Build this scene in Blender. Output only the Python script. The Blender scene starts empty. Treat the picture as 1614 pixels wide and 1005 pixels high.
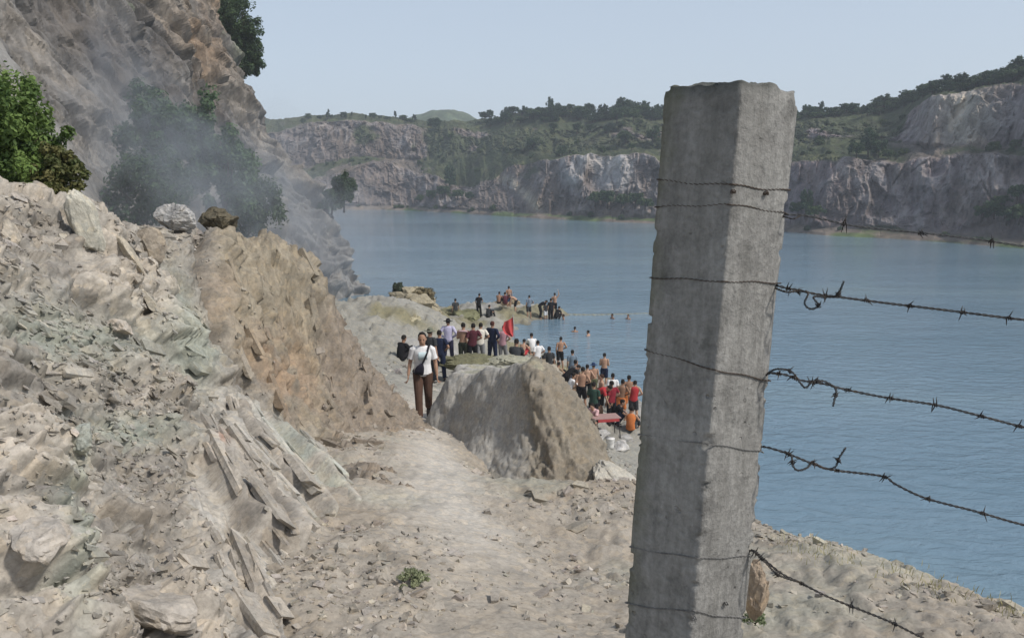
import bpy, math, random
import numpy as np
from mathutils import Vector, Matrix, Quaternion
random.seed(7); rng = np.random.default_rng(7)
SC = bpy.context.scene; COL = SC.collection
R = math.radians
# ------------------------------------------------------------------ camera geometry
F = 1267.0; CX, CY = 807.0, 502.5; HOR = 285.0
PIT = math.atan((CY - HOR) / F); EYE = 10.0
def ray(px, py):
    u = (px - CX) / F; v = (CY - py) / F
    return np.array([u, math.cos(PIT) + v * math.sin(PIT), -math.sin(PIT) + v * math.cos(PIT)])
def P(px, py, Y):                       # the point of a sight line at distance Y
    d = ray(px, py); t = Y / d[1]
    return np.array([d[0] * t, Y, EYE + d[2] * t])
def PZ(px, py, z):                      # where a sight line meets a level
    d = ray(px, py); t = (z - EYE) / d[2]
    return np.array([d[0] * t, d[1] * t, z])
# ------------------------------------------------------------------ noise
def _h(ix, iy, iz, s):
    h = (ix.astype(np.uint32) * np.uint32(374761393) + iy.astype(np.uint32) * np.uint32(668265263)
         + iz.astype(np.uint32) * np.uint32(2246822519) + np.uint32((s * 3266489917) & 0xffffffff))
    h ^= h >> np.uint32(15); h *= np.uint32(2246822519); h ^= h >> np.uint32(13)
    h *= np.uint32(3266489917); h ^= h >> np.uint32(16)
    return h.astype(np.float32) * np.float32(1.0 / 4294967296.0)
def vn(p, s=0):
    p = np.asarray(p, np.float32); f = np.floor(p); i = f.astype(np.int64); t = p - f
    t = t * t * t * (t * (t * 6 - 15) + 10)
    x, y, z = i[:, 0], i[:, 1], i[:, 2]; a, b, c = t[:, 0], t[:, 1], t[:, 2]
    def L(q, r, w): return q + (r - q) * w
    c00 = L(_h(x, y, z, s), _h(x + 1, y, z, s), a); c10 = L(_h(x, y + 1, z, s), _h(x + 1, y + 1, z, s), a)
    c01 = L(_h(x, y, z + 1, s), _h(x + 1, y, z + 1, s), a); c11 = L(_h(x, y + 1, z + 1, s), _h(x + 1, y + 1, z + 1, s), a)
    return L(L(c00, c10, b), L(c01, c11, b), c) * 2 - 1
def fbm(p, o=4, s=0, g=.5):
    p = np.asarray(p, np.float32); r = 0; a = 1.0; n = 0
    for k in range(o):
        r = r + a * vn(p * (2.03 ** k) + k * 17.3, s + k); n += a; a *= g
    return r / n
def ridge(p, o=4, s=0, g=.5):
    p = np.asarray(p, np.float32); r = 0; a = 1.0; n = 0
    for k in range(o):
        r = r + a * (1 - 2 * np.abs(vn(p * (2.07 ** k) + k * 11.7, s + k))); n += a; a *= g
    return r / n
def cells(p, s=0, tilt=1.0, crack=.55, ew=.13):            # broken faceted blocks: each cell has its own level and tilt
    p = np.asarray(p, np.float32); f = np.floor(p).astype(np.int64); best = np.full(len(p), 1e9, np.float32)
    out = np.zeros(len(p), np.float32); idv = np.zeros(len(p), np.float32); sec = best.copy()
    for dx in (-1, 0, 1):
        for dy in (-1, 0, 1):
            for dz in (-1, 0, 1):
                x, y, z = f[:, 0] + dx, f[:, 1] + dy, f[:, 2] + dz
                vx = p[:, 0] - x - _h(x, y, z, s); vy = p[:, 1] - y - _h(x, y, z, s + 1); vz = p[:, 2] - z - _h(x, y, z, s + 2)
                d = vx * vx + vy * vy + vz * vz; m = d < best
                sec = np.where(m, best, np.minimum(sec, d))
                lv = _h(x, y, z, s + 3)
                val = lv * 2 - 1 + tilt * (vx * (_h(x, y, z, s + 4) * 2 - 1) + vy * (_h(x, y, z, s + 5) * 2 - 1) + vz * (_h(x, y, z, s + 6) * 2 - 1))
                out = np.where(m, val, out); idv = np.where(m, lv, idv); best = np.where(m, d, best)
    e = np.sqrt(sec) - np.sqrt(best); k = ss(0.0, ew, e)
    return out * k - crack * (1 - k), idv, e
def ss(a, b, x): t = np.clip((x - a) / (b - a), 0, 1); return t * t * (3 - 2 * t)
def tps_fit(pts, lam=1e-3):
    pts = np.array(pts, float); n = len(pts); xy = pts[:, :2]
    d2 = ((xy[:, None] - xy[None]) ** 2).sum(2); K = .5 * d2 * np.log(d2 + 1e-12) + lam * np.eye(n) * n
    Q = np.c_[np.ones(n), xy]; A = np.zeros((n + 3, n + 3)); A[:n, :n] = K; A[:n, n:] = Q; A[n:, :n] = Q.T
    w = np.linalg.solve(A, np.r_[pts[:, 2], 0, 0, 0]); return xy, w
def tps(fit, x, y):
    xy, w = fit; x = np.asarray(x, float); y = np.asarray(y, float); r = w[-3] + w[-2] * x + w[-1] * y
    for k in range(len(xy)):
        d2 = (x - xy[k, 0]) ** 2 + (y - xy[k, 1]) ** 2; r = r + w[k] * .5 * d2 * np.log(d2 + 1e-12)
    return r
# ------------------------------------------------------------------ mesh helpers
def mesh_np(name, v, f, smooth=False, tint=None, mats=()):
    v = np.asarray(v, np.float32); f = np.asarray(f, np.int32); k = f.shape[1]
    m = bpy.data.meshes.new(name); m.vertices.add(len(v)); m.vertices.foreach_set('co', v.ravel())
    m.loops.add(f.size); m.loops.foreach_set('vertex_index', f.ravel()); m.polygons.add(len(f))
    m.polygons.foreach_set('loop_start', np.arange(0, f.size, k, dtype=np.int32))
    m.polygons.foreach_set('loop_total', np.full(len(f), k, np.int32)); m.update(calc_edges=True); m.validate()
    m.polygons.foreach_set('use_smooth', np.full(len(m.polygons), smooth, bool))
    if tint is not None:
        a = m.color_attributes.new('tint', 'FLOAT_COLOR', 'POINT')
        c = np.c_[np.asarray(tint, np.float32), np.ones(len(v), np.float32)]; a.data.foreach_set('color', c.ravel())
    for x in mats: m.materials.append(x)
    return m
def grid_faces(nr, nc):
    i = np.arange(nr * nc).reshape(nr, nc)
    return np.stack([i[:-1, :-1], i[:-1, 1:], i[1:, 1:], i[1:, :-1]], -1).reshape(-1, 4)
def link(name, mesh, parent=None, **props):
    o = bpy.data.objects.new(name, mesh); COL.objects.link(o)
    if parent: o.parent = parent
    for k, v in props.items(): o[k] = v
    return o
def normals(g):                          # g: (nr,nc,3)
    a = np.gradient(g, axis=1); b = np.gradient(g, axis=0); n = np.cross(a, b)
    return n / (np.linalg.norm(n, axis=2, keepdims=True) + 1e-9)
# ------------------------------------------------------------------ materials
class NT:
    def __init__(s, name):
        s.m = bpy.data.materials.new(name); s.m.use_nodes = True; s.t = s.m.node_tree; s.t.nodes.clear()
        s.out = s.n('ShaderNodeOutputMaterial')
    def n(s, typ, **kw):
        x = s.t.nodes.new(typ)
        for k, v in kw.items():
            if k[0] == '_': setattr(x, k[1:], v)
            else:
                key = k.replace('__', ' '); x.inputs[int(key[1:]) if key[0] == 'i' and key[1:].isdigit() else key].default_value = v
        return x
    def l(s, a, b): s.t.links.new(a, b)
    def noise(s, scale, det=6, rough=.6, vec=None, dist=0.0):
        x = s.n('ShaderNodeTexNoise', Scale=scale, Detail=det, Roughness=rough, Distortion=dist)
        if vec is not None: s.l(vec, x.inputs['Vector'])
        return x.outputs['Fac']
    def ramp(s, fac, stops):
        x = s.n('ShaderNodeValToRGB'); e = x.color_ramp.elements
        while len(e) < len(stops): e.new(.5)
        for k, (p, c) in enumerate(stops): e[k].position = p; e[k].color = (*(c if not isinstance(c, (int, float)) else (c,) * 3), 1)
        s.l(fac, x.inputs['Fac']); return x.outputs['Color']
    def mix(s, fac, a, b, mode='MIX'):
        x = s.n('ShaderNodeMix', _data_type='RGBA', _blend_type=mode); 
        for i, v in ((0, fac), (6, a), (7, b)):
            if hasattr(v, 'is_output'): s.l(v, x.inputs[i])
            else: x.inputs[i].default_value = v if i == 0 else (*v, 1)
        return x.outputs[2]
    def math(s, op, a, b=0.0):
        x = s.n('ShaderNodeMath', _operation=op)
        for i, v in ((0, a), (1, b)):
            if hasattr(v, 'is_output'): s.l(v, x.inputs[i])
            else: x.inputs[i].default_value = v
        return x.outputs[0]
    def coord(s, scale=(1, 1, 1), rot=(0, 0, 0), out='Object'):
        c = s.n('ShaderNodeTexCoord'); mp = s.n('ShaderNodeMapping'); mp.inputs['Scale'].default_value = scale; mp.inputs['Rotation'].default_value = rot
        s.l(c.outputs[out], mp.inputs['Vector']); return mp.outputs['Vector']
    def bump(s, h, dist, strength=1.0, prev=None):
        b = s.n('ShaderNodeBump', Strength=strength, Distance=dist); s.l(h, b.inputs['Height'])
        if prev is not None: s.l(prev, b.inputs['Normal'])
        return b.outputs['Normal']
    def fin(s, col, rough=.9, nrm=None, spec=.2, metal=0.0):
        p = s.n('ShaderNodeBsdfPrincipled', Metallic=metal); p.inputs['Specular IOR Level'].default_value = spec
        for k, v in (('Base Color', col), ('Roughness', rough)):
            if hasattr(v, 'is_output'): s.l(v, p.inputs[k])
            else: p.inputs[k].default_value = (*v, 1) if k == 'Base Color' else v
        if nrm is not None: s.l(nrm, p.inputs['Normal'])
        s.l(p.outputs[0], s.out.inputs['Surface']); s.p = p; return s.m
def rock_mat(name, s1, s2, b1, b2, lo=.72, hi=1.25, stretch=(1, 1, 1), rot=(0, 0, 0), crack=0.0, step=1.0):
    k = NT(name); v0_ = k.coord(stretch, rot); tint = k.n('ShaderNodeAttribute', _attribute_name='tint').outputs['Color']
    wn = k.n('ShaderNodeTexNoise', Scale=s2 * .5, Detail=4.0, Roughness=.6); k.l(v0_, wn.inputs['Vector'])      # ragged joint lines
    wv = k.n('ShaderNodeVectorMath', _operation='SCALE'); wv.inputs['Scale'].default_value = 1.1 / s2; k.l(wn.outputs['Color'], wv.inputs[0])
    av = k.n('ShaderNodeVectorMath', _operation='ADD'); k.l(v0_, av.inputs[0]); k.l(wv.outputs[0], av.inputs[1]); v = av.outputs[0]
    n1 = k.noise(s1, 8, .68, v0_); n2 = k.noise(s2, 6, .7, v0_)
    def vor(sc, feat='F1'):
        x = k.n('ShaderNodeTexVoronoi', Scale=sc, _feature=feat, _distance='MANHATTAN' if feat == 'F1' else 'EUCLIDEAN'); k.l(v, x.inputs['Vector']); return x
    vc = vor(s2 * .42); vb = vor(s2 * .14); vd = vor(s2 * 1.1)
    c = k.mix(1.0, tint, k.ramp(n1, [(.3, lo), (.5, 1.0), (.72, hi)]), 'MULTIPLY')
    c = k.mix(1.0, c, k.ramp(n2, [(.25, .7), (.5, 1.0), (.75, 1.22)]), 'MULTIPLY')
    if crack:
        vo = vor(s2 * .2, 'DISTANCE_TO_EDGE'); c = k.mix(k.ramp(vo.outputs['Distance'], [(0.0, crack), (.05, 0.0)]), c, (.09, .08, .068))  # crack lines darkened in the colour: crevice shade as well as dirt
    c = k.mix(1.0, c, k.ramp(vc.outputs['Color'], [(0, (.84, .86, .88)), (.5, (1, 1, 1)), (1, (1.13, 1.08, 1.0))]), 'MULTIPLY')
    nb = k.bump(n1, b1, 1.0)
    for x, d in ((vb, 3.0), (vc, 1.3), (vd, .5)): nb = k.bump(k.ramp(x.outputs['Color'], [(0, 0.0), (1, 1.0)]), b2 * d * step, .8, nb)
    nb = k.bump(n2, b2 * .8, 1.0, nb)
    return k.fin(c, .92, nb, .12)
def plain(name, col, rough=.8, var=.15, scale=8.0, spec=.2, metal=0.0, bump=0.0):
    k = NT(name); n = k.noise(scale, 5, .6, k.coord())
    c = k.mix(1.0, col, k.ramp(n, [(.3, 1 - var), (.7, 1 + var)]), 'MULTIPLY')
    return k.fin(c, rough, k.bump(n, bump) if bump else None, spec, metal)
def leaf_mat(name, hue=(1.55, 1.5, 1.4)):
    k = NT(name); t = k.n('ShaderNodeAttribute', _attribute_name='tint').outputs['Color']; c = k.mix(1.0, t, hue, 'MULTIPLY')
    p = k.fin(c, .6, None, .25); tr = k.n('ShaderNodeBsdfTranslucent'); k.l(c, tr.inputs['Color']); mx = k.n('ShaderNodeMixShader', i0=.25)
    k.l(k.p.outputs[0], mx.inputs[1]); k.l(tr.outputs[0], mx.inputs[2]); k.l(mx.outputs[0], k.out.inputs['Surface']); return p
M_bank = rock_mat('broken_rock', 3.5, 30, .012, .006, .66, 1.28); M_mound = rock_mat('packed_earth', 1.6, 24, .012, .004, .85, 1.12, step=.5)
M_ground = rock_mat('dusty_ground', 1.7, 30, .015, .006, .8, 1.15, step=.6)
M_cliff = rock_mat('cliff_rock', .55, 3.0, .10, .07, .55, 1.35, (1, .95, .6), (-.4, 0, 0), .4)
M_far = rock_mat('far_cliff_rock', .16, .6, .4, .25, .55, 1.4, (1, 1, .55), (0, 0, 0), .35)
M_stone = rock_mat('stone', 6, 40, .02, .006)
M_leaf = leaf_mat('green_leaves'); M_bark = plain('bark', (.07, .055, .04), .9, .3, 20, bump=.01)
# ------------------------------------------------------------------ ground sheet
def path_z(Y): return np.interp(Y, [0, 5, 10, 16, 22, 30], [8.40, 7.42, 6.42, 5.22, 4.15, 3.0])
gp = []
for Y, x0 in ((-3, .2), (0, .2), (2, .2), (4.3, 0), (6, -.3), (8, -.7), (10.5, -.95), (13, -1.4), (15.7, -1.8), (18.5, -2.2), (22, -2.8), (26, -3.2), (30, -2.6)):
    z = float(path_z(Y)) if Y > 0 else 8.4 - .18 * Y
    gp += [(x0, Y, z)]
    if Y < 17: gp += [(x0 - 2.2, Y, z + .15), (x0 - 7, Y, z + .8)]
for q in ((1614, 960, 4.6), (1500, 925, 5.2), (1400, 893, 6.0), (1300, 862, 6.8), (1200, 832, 7.6), (1100, 800, 8.8), (1000, 776, 9.9), (1614, 1060, 3.6), (1200, 960, 4.7), (1000, 900, 5.9), (870, 860, 6.6), (830, 788, 10.6), (930, 800, 10.6), (775, 752, 11.5), (880, 796, 10.6)): gp.append(tuple(P(*q)))
gp += [(3.3, 2, 8.2), (3.0, 0, 8.5), (2.8, -3, 9)]
# bank falling to the lake on the right
gp += [(9, 0, 1.5), (8.8, 3, 1.0), (8.6, 6, .6), (8.3, 9, .2), (7.6, 13, -.2), (7.8, 17, -.4), (8.6, 22, -.6), (12, 3, -1.8), (11.5, 9, -2), (11, 15, -2.2), (5.6, 4.5, 4.7), (5.2, 8, 3.6), (4.6, 12, 2.6)]
gp += [(2.6, 14.5, 4.0), (3.0, 18, 2.4), (3.8, 23, 1.3), (5.5, 21, .5), (0.6, 21, 3.2), (.9, 25, 2.6), (2.2, 26.5, 1.3), (3.6, 29, .8), (5.0, 29, .55), (6.6, 30, .2), (7.5, 30, -.2), (3.2, 33, .6), (4.6, 34, .35), (5.6, 38, 0.0), (6.6, 42, -1), (9, 36, -1.2), (10, 26, -1.6)]
gp += [(1.7, 36, .55), (3.0, 40, .2), (3.6, 43, -.15), (1.4, 48, -.05), (.4, 40, 1.2), (.6, 45, .4), (4, 49, -1.5), (3, 55, -1.2), (1, 31, 2.4), (1.2, 33, 1.6)]
gp += [(-1.5, 31, 2.95), (0, 29, 2.9), (-4.6, 31, 3.1), (-2, 35, 2.4), (-1, 40, 1.5), (-1, 46, .7)]
# knoll on the left with the light scree track
gp += [tuple(P(*q)) for q in ((560, 474, 40), (600, 473, 41), (640, 476, 40), (600, 535, 33), (560, 530, 33), (690, 498, 44), (640, 540, 33.5))]
gp += [(-9, 45, 1.7), (-6.5, 47, 1.3), (-13, 38, 3.8), (-11, 32, 4.6), (-9.5, 27, 5.4), (-9, 22, 6.4), (-6, 22, 5.2), (-6, 27, 4.2), (-13, 26, 7.2), (-16, 32, 6.5), (-16, 42, 4), (-15, 55, 1.6), (-12, 60, -.6), (-9, 56, -.6), (-15.5, 72, .4), (-10, 70, -1.6)]
# low rocky point
gp += [(-5.5, 52, .8), (-5, 60, .5), (-2, 58, .6), (0, 60, .55), (2.5, 60, .4), (3.9, 60.5, .1), (5.4, 60, -.8), (0, 66, -.7), (-5, 67, -.7), (3, 66, -1), (-2, 52, .35), (1, 55, -.3), (8, 60, -1.7), (-25, 60, 3), (-25, 30, 7), (-25, 80, 2), (0, 85, -2.5), (14, 85, -2.5), (14, 50, -2.5), (18, 20, -3), (18, 0, -3), (-6, 76, -2.4)]
GF = tps_fit(gp, 1e-4)
def ground_low(x, y): return tps(GF, x, y)
def ground_z(x, y, fine=True):
    x = np.atleast_1d(np.asarray(x, float)); y = np.atleast_1d(np.asarray(y, float)); z = ground_low(x, y)
    q = np.c_[x, y, x * 0]; d = np.clip(np.abs(y), 1, 60)
    xc = np.interp(y, [0, 4.3, 8, 13, 18.5, 26], [.1, -.05, -.7, -1.4, -2.2, -3.2]); onp = np.exp(-((x - xc) / .55) ** 2) * (y < 30)
    k = 1 - .75 * onp
    z = z + k * (.10 * fbm(q * .9, 3, 5) + .05 * ridge(q * np.array([2.4, 1.6, 1]), 3, 9))
    beyond = ss(26, 34, y)
    z = z + beyond * (.22 * ridge(q * .45, 4, 31))
    if fine:
        c1, _, _ = cells(q * np.array([4.5, 3.2, 1]), 41, .8); c2, _, _ = cells(q * np.array([13, 10, 1.]), 47, .9)
        z = z + k * (.022 * c1 + .012 * c2) + .006 * fbm(q * 22, 2, 51)
        c3, _, _ = cells(q * np.array([1.6, 1.2, 1]), 43, .8); z = z + beyond * .14 * c3
    return z
Ys = [-3.0]
while Ys[-1] < 86: Ys.append(Ys[-1] + max(.024, .0065 * Ys[-1]))
Ys = np.array(Ys); us = np.linspace(-.74, .74, 620)
Yg, Ug = np.meshgrid(Ys, us, indexing='ij'); Xg = Ug * (np.maximum(Yg, -1) + 5.5); 
Zg = ground_z(Xg.ravel(), Yg.ravel()).reshape(Xg.shape)
gv = np.stack([Xg, Yg, Zg], -1).reshape(-1, 3)
def mixc(a, b, t): return a * (1 - t[:, None]) + np.array(b)[None] * t[:, None]
q = gv * np.array([1, 1, 0])
tn = np.tile(np.array([.345, .305, .252]), (len(gv), 1))
tn = mixc(tn, (.30, .255, .20), ss(-.05, .45, fbm(q * .8, 4, 61)) * .75)
tn = mixc(tn, (.33, .345, .285), ss(.05, .5, fbm(q * .7 + 9, 5, 67, .65)) * .4)
xc = np.interp(gv[:, 1], [0, 4.3, 8, 13, 18.5, 26], [.1, -.05, -.7, -1.4, -2.2, -3.2])
tn = mixc(tn, (.52, .482, .425), np.exp(-((gv[:, 0] - xc) / .5) ** 2) * ss(4, 7, gv[:, 1]) * (.75 + .25 * fbm(q * 1.5, 3, 63)))
tn = mixc(tn, (.27, .265, .235), ss(17, 24, gv[:, 1]) * .85)
tn = mixc(tn, (.33, .32, .30), ss(.0, .4, fbm(q * .3, 4, 68)) * ss(26, 32, gv[:, 1]))
tn = mixc(tn, (.20, .18, .10), ss(.05, .4, fbm(q * .35 + 4, 4, 69)) * ss(30, 38, gv[:, 1]) * .8)
tn = mixc(tn, (.16, .15, .13), ss(.25, .02, gv[:, 2]) * .7)
tn *= (1 + .12 * vn(q * 40, 3))[:, None]
link('ground', mesh_np('ground', gv, grid_faces(*Xg.shape), True, tn, [M_ground]), kind='structure')
bed = mesh_np('lake_bed', [(-3000, -500, -3.4), (3000, -500, -3.4), (3000, 5000, -3.4), (-3000, 5000, -3.4)], [(0, 1, 2, 3)], False, [(.2, .2, .17)] * 4, [M_ground])
link('lake_bed', bed, kind='structure')
# ------------------------------------------------------------------ rock bank on the left
bp = [tuple(P(*q)) for q in ((0, 300, 7.2), (70, 305, 7.7), (130, 322, 8.3), (190, 345, 9.0), (250, 362, 9.8), (310, 362, 10.4), (370, 370, 11), (440, 392, 12.1), (488, 415, 13), (505, 470, 13.3), (555, 545, 13.7), (600, 610, 14.1), (632, 680, 14.5),
    (330, 560, 9.0), (430, 550, 10.7), (480, 690, 10.2), (550, 600, 12.5), (400, 450, 11.2), (460, 520, 11.9), (330, 450, 9.5), (300, 500, 8.2), (250, 450, 8.3), (300, 620, 6.9), (150, 500, 6.3), (150, 400, 7.4), (0, 400, 6.0), (0, 500, 5.0), (0, 600, 4.2), (150, 600, 5.3), (150, 700, 4.6), (300, 720, 5.6), (300, 800, 4.7), (390, 660, 7.6), (400, 760, 5.9), (450, 850, 5.3), (500, 760, 7.3), (540, 800, 7.0), (0, 700, 3.6), (0, 800, 3.1), (150, 800, 3.8), (150, 900, 3.3), (300, 900, 4.0), (300, 1000, 3.5), (430, 1000, 4.0), (0, 1005, 2.6), (600, 850, 6.6), (590, 770, 8.2), (520, 1000, 4.1), (480, 940, 4.5), (560, 940, 4.85), (600, 900, 5.4), (560, 870, 5.9), (560, 700, 10.3), (600, 700, 12.3))]
bp += [(-4, 1, 9.3), (-3, 1.5, 8.9), (-2, 1, 8.3), (-2.2, -.5, 8.5), (-6, 2, 10.2), (-6, 4.5, 10.3), (-8, 6, 10.3), (-8, 9, 9.9), (-7, 12, 9.4), (-10, 10, 9.8), (-11, 15, 8.8), (-5.2, 14, 8.4), (-4.2, 15.2, 7.0), (-3.3, 16.5, 5.2), (-6, 17, 6.6), (-2.0, 16, 4.9)]
for Y, x0 in ((1, -.3), (3, -.35), (4.3, -.35), (6, -.45), (8, -.7), (10, -.95), (12, -1.1), (14.5, -1.3)): bp.append((x0, Y, float(path_z(Y)) - .3)); bp.append((x0 + 1, Y, float(path_z(Y)) - .9))
crest = ((0, 300, 7.2), (70, 305, 7.7), (130, 322, 8.3), (190, 345, 9.0), (250, 362, 9.8), (310, 364, 10.4), (370, 374, 11), (440, 396, 12.1), (488, 420, 13))
for x_, y_, Y_ in crest: bp += [tuple(P(x_ - 14, y_ + 8, Y_ + .55)), tuple(P(x_ - 30, y_ + 26, Y_ + 1.5))]
bp = [p_ for p_ in bp if tuple(p_) not in ((-8, 9, 9.9), (-7, 12, 9.4), (-8, 6, 10.3), (-10, 10, 9.8))] + [(-8.5, 9.5, 9.1), (-8, 6.5, 9.6)]
BF = tps_fit(bp, 2e-4)
Yb = [-.6]
while Yb[-1] < 18: Yb.append(Yb[-1] + max(.014, .0038 * Yb[-1]))
Yb = np.array(Yb); ub = np.linspace(0, 1, 860); Yq, Uq = np.meshgrid(Yb, ub, indexing='ij')
Xq = -(.2 + .72 * np.maximum(Yq, .3) + 2.6) * (1 - Uq) + .35 * Uq
Zq = tps(BF, Xq.ravel(), Yq.ravel()).reshape(Xq.shape)
g = np.stack([Xq, Yq, Zq], -1); nm = normals(g).reshape(-1, 3); nm[nm[:, 2] < 0] *= -1; v0 = g.reshape(-1, 3)
# pixel position of each point of the rest shape, used only to say which bed of rock it belongs to
rel = v0 - np.array([0, 0, EYE]); dep = rel[:, 1] * math.cos(PIT) - rel[:, 2] * math.sin(PIT); dep = np.maximum(dep, .2)
bx = CX + F * rel[:, 0] / dep; by = CY - F * (rel[:, 1] * math.sin(PIT) + rel[:, 2] * math.cos(PIT)) / dep
def blob(x, y, rx, ry, rot=0):
    c, s = math.cos(R(rot)), math.sin(R(rot)); dx, dy = bx - x, by - y
    return np.exp(-(((dx * c + dy * s) / rx) ** 2 + ((-dx * s + dy * c) / ry) ** 2))
nz = 28 * fbm(v0 * 1.7, 3, 71)
spur = ss(0, 34, (bx - np.interp(by, [300, 380, 560, 700, 800, 900], [300, 322, 352, 480, 590, 640])) + nz)
slab = (1 - spur) * ss(-20, 40, bx - np.interp(by, [560, 640, 760, 860, 1005], [415, 325, 295, 310, 340]) + nz) * ss(590, 650, by + nz)
frag = (1 - spur) * (1 - slab)
# directions: along the beds (fall line of the slabs) and across
fall = np.array([.56, -.78, -.29]); fall /= np.linalg.norm(fall); acr = np.array([.76, .62, -.20]); acr = acr - fall * (acr @ fall / (fall @ fall)); acr /= np.linalg.norm(acr); oth = np.cross(fall, acr)
loc = np.stack([v0 @ fall, v0 @ acr, v0 @ oth], -1)
wl = loc + .12 * np.stack([fbm(v0 * 1.3, 2, s_) for s_ in (81, 82, 83)], -1)
st1, sid, _ = cells(wl * np.array([.45, 2.6, 1.6]), 85, .6, .6, .11); st2, _, _ = cells(wl * np.array([1.2, 9, 4]), 88, .7, .7, .2)
hb = np.array([.25, .95, -.33]); hb /= np.linalg.norm(hb); hv = np.array([-.2, .2, .95]); hv -= hb * (hv @ hb); hv /= np.linalg.norm(hv); ho = np.cross(hb, hv)
lh = np.stack([v0 @ hb, v0 @ hv, v0 @ ho], -1) + .08 * np.stack([fbm(v0 * 2, 2, s_) for s_ in (91, 92, 93)], -1)
f1, fid, _ = cells(lh * np.array([1.3, 3.0, 2.0]), 95, .9, .4, .2); f2, f2d, _ = cells(lh * np.array([4.0, 10, 7]), 98, 1.0, .55, .2); f3, f3d, _ = cells(lh * np.array([9, 19, 14]), 101, 1.0)
vs = np.stack([v0 @ np.array([.6, .8, 0]) + .25 * fbm(v0 * .8, 3, 103), v0 @ np.array([-.8, .6, 0]), v0[:, 2]], -1)
s1 = ridge(vs * np.array([1.6, 1.0, .42]), 4, 105, .55); s2, s2d, _ = cells(vs * np.array([5, 4, 3.2]), 107, .9); s3, _, _ = cells(vs * np.array([13, 11, 8.]), 110, 1.0)
disp = .12 * fbm(v0 * .8, 4, 111)
disp += frag * (.115 * f1 + .046 * f2 + .012 * f3)
disp += slab * (.12 * st1 + .030 * st2 + .035 * ridge(wl * np.array([.3, 8, 4]), 3, 240, .6) + .06 * ridge(wl * np.array([.25, 2.4, 1.5]), 2, 244))
disp += spur * (.15 * s1 + .07 * s2 + .018 * s3)
top = ss(.75, .97, nm[:, 2]) * 0
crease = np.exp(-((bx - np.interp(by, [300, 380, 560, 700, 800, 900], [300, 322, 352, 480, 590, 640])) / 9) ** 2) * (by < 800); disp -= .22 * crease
def line(pts, w): 
    ys = [p_[1] for p_ in pts]; xs = [p_[0] for p_ in pts]; return np.exp(-((bx - np.interp(by, ys, xs) + .25 * nz) / w) ** 2) * ss(ys[0] - 12, ys[0] + 12, by) * ss(ys[-1] + 12, ys[-1] - 12, by)
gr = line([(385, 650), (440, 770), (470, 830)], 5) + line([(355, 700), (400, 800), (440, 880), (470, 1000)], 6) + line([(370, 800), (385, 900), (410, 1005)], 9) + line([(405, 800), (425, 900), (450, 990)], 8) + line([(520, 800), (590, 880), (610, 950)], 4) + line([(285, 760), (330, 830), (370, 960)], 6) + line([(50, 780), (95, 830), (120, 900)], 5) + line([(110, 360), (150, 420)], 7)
disp -= .05 * gr * (dep / 5)
edge = ss(-.55, -.2, v0[:, 0] - .0) * 0
disp *= ss(.35, .05, v0[:, 0] + .0) * .6 + .4
bv = v0 + nm * disp[:, None]
t0 = np.tile(np.array([.325, .30, .262]), (len(bv), 1))
t0 = mixc(t0, (.225, .20, .17), frag * np.clip(f2d * 1.2 - .3, 0, 1) * .8)
t0 = mixc(t0, (.46, .41, .345), frag * ss(.62, .95, fid) * .8)
grn = np.clip(blob(130, 520, 150, 45, 12) + blob(210, 670, 90, 26, 8) + .8 * blob(110, 760, 22, 90, 12) + .8 * blob(90, 900, 25, 120, -8) + blob(300, 510, 26, 90, -14), 0, 1)
t0 = mixc(t0, (.29, .325, .27), np.clip(grn * (1 + .7 * fbm(v0 * 2, 3, 121)), 0, 1) * .6)
t0 = mixc(t0, (.44, .41, .36), slab * .85)
t0 = mixc(t0, (.35, .31, .26), slab * ss(.55, .8, sid) * .7)
t0 = mixc(t0, (.43, .45, .39), slab * np.clip(blob(500, 770, 34, 130, -30) * 1.5 + .5 * blob(560, 890, 40, 60, -30), 0, 1) * ss(-.4, .2, fbm(v0 * 2.3, 3, 122)))
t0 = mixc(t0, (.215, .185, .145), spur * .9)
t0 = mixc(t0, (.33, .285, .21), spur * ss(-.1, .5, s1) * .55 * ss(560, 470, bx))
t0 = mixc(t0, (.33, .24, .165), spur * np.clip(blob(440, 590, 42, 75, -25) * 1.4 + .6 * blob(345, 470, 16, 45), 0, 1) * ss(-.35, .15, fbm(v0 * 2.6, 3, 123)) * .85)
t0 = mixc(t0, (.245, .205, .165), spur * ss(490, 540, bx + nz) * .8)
t0 = mixc(t0, (.34, .16, .10), blob(330, 712, 9, 12) * .6)
t0 = mixc(t0, (.15, .13, .11), np.clip(crease * .5 + gr * .35, 0, 1))  # crease and grooves also darkened in the tint, as crevice shade
t0 *= (1 + .14 * vn(v0 * 35, 3))[:, None]
nm_bank = nm
link('rock_bank', mesh_np('rock_bank', bv, grid_faces(*Xq.shape), True, t0, [M_bank]), kind='structure')
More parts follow.
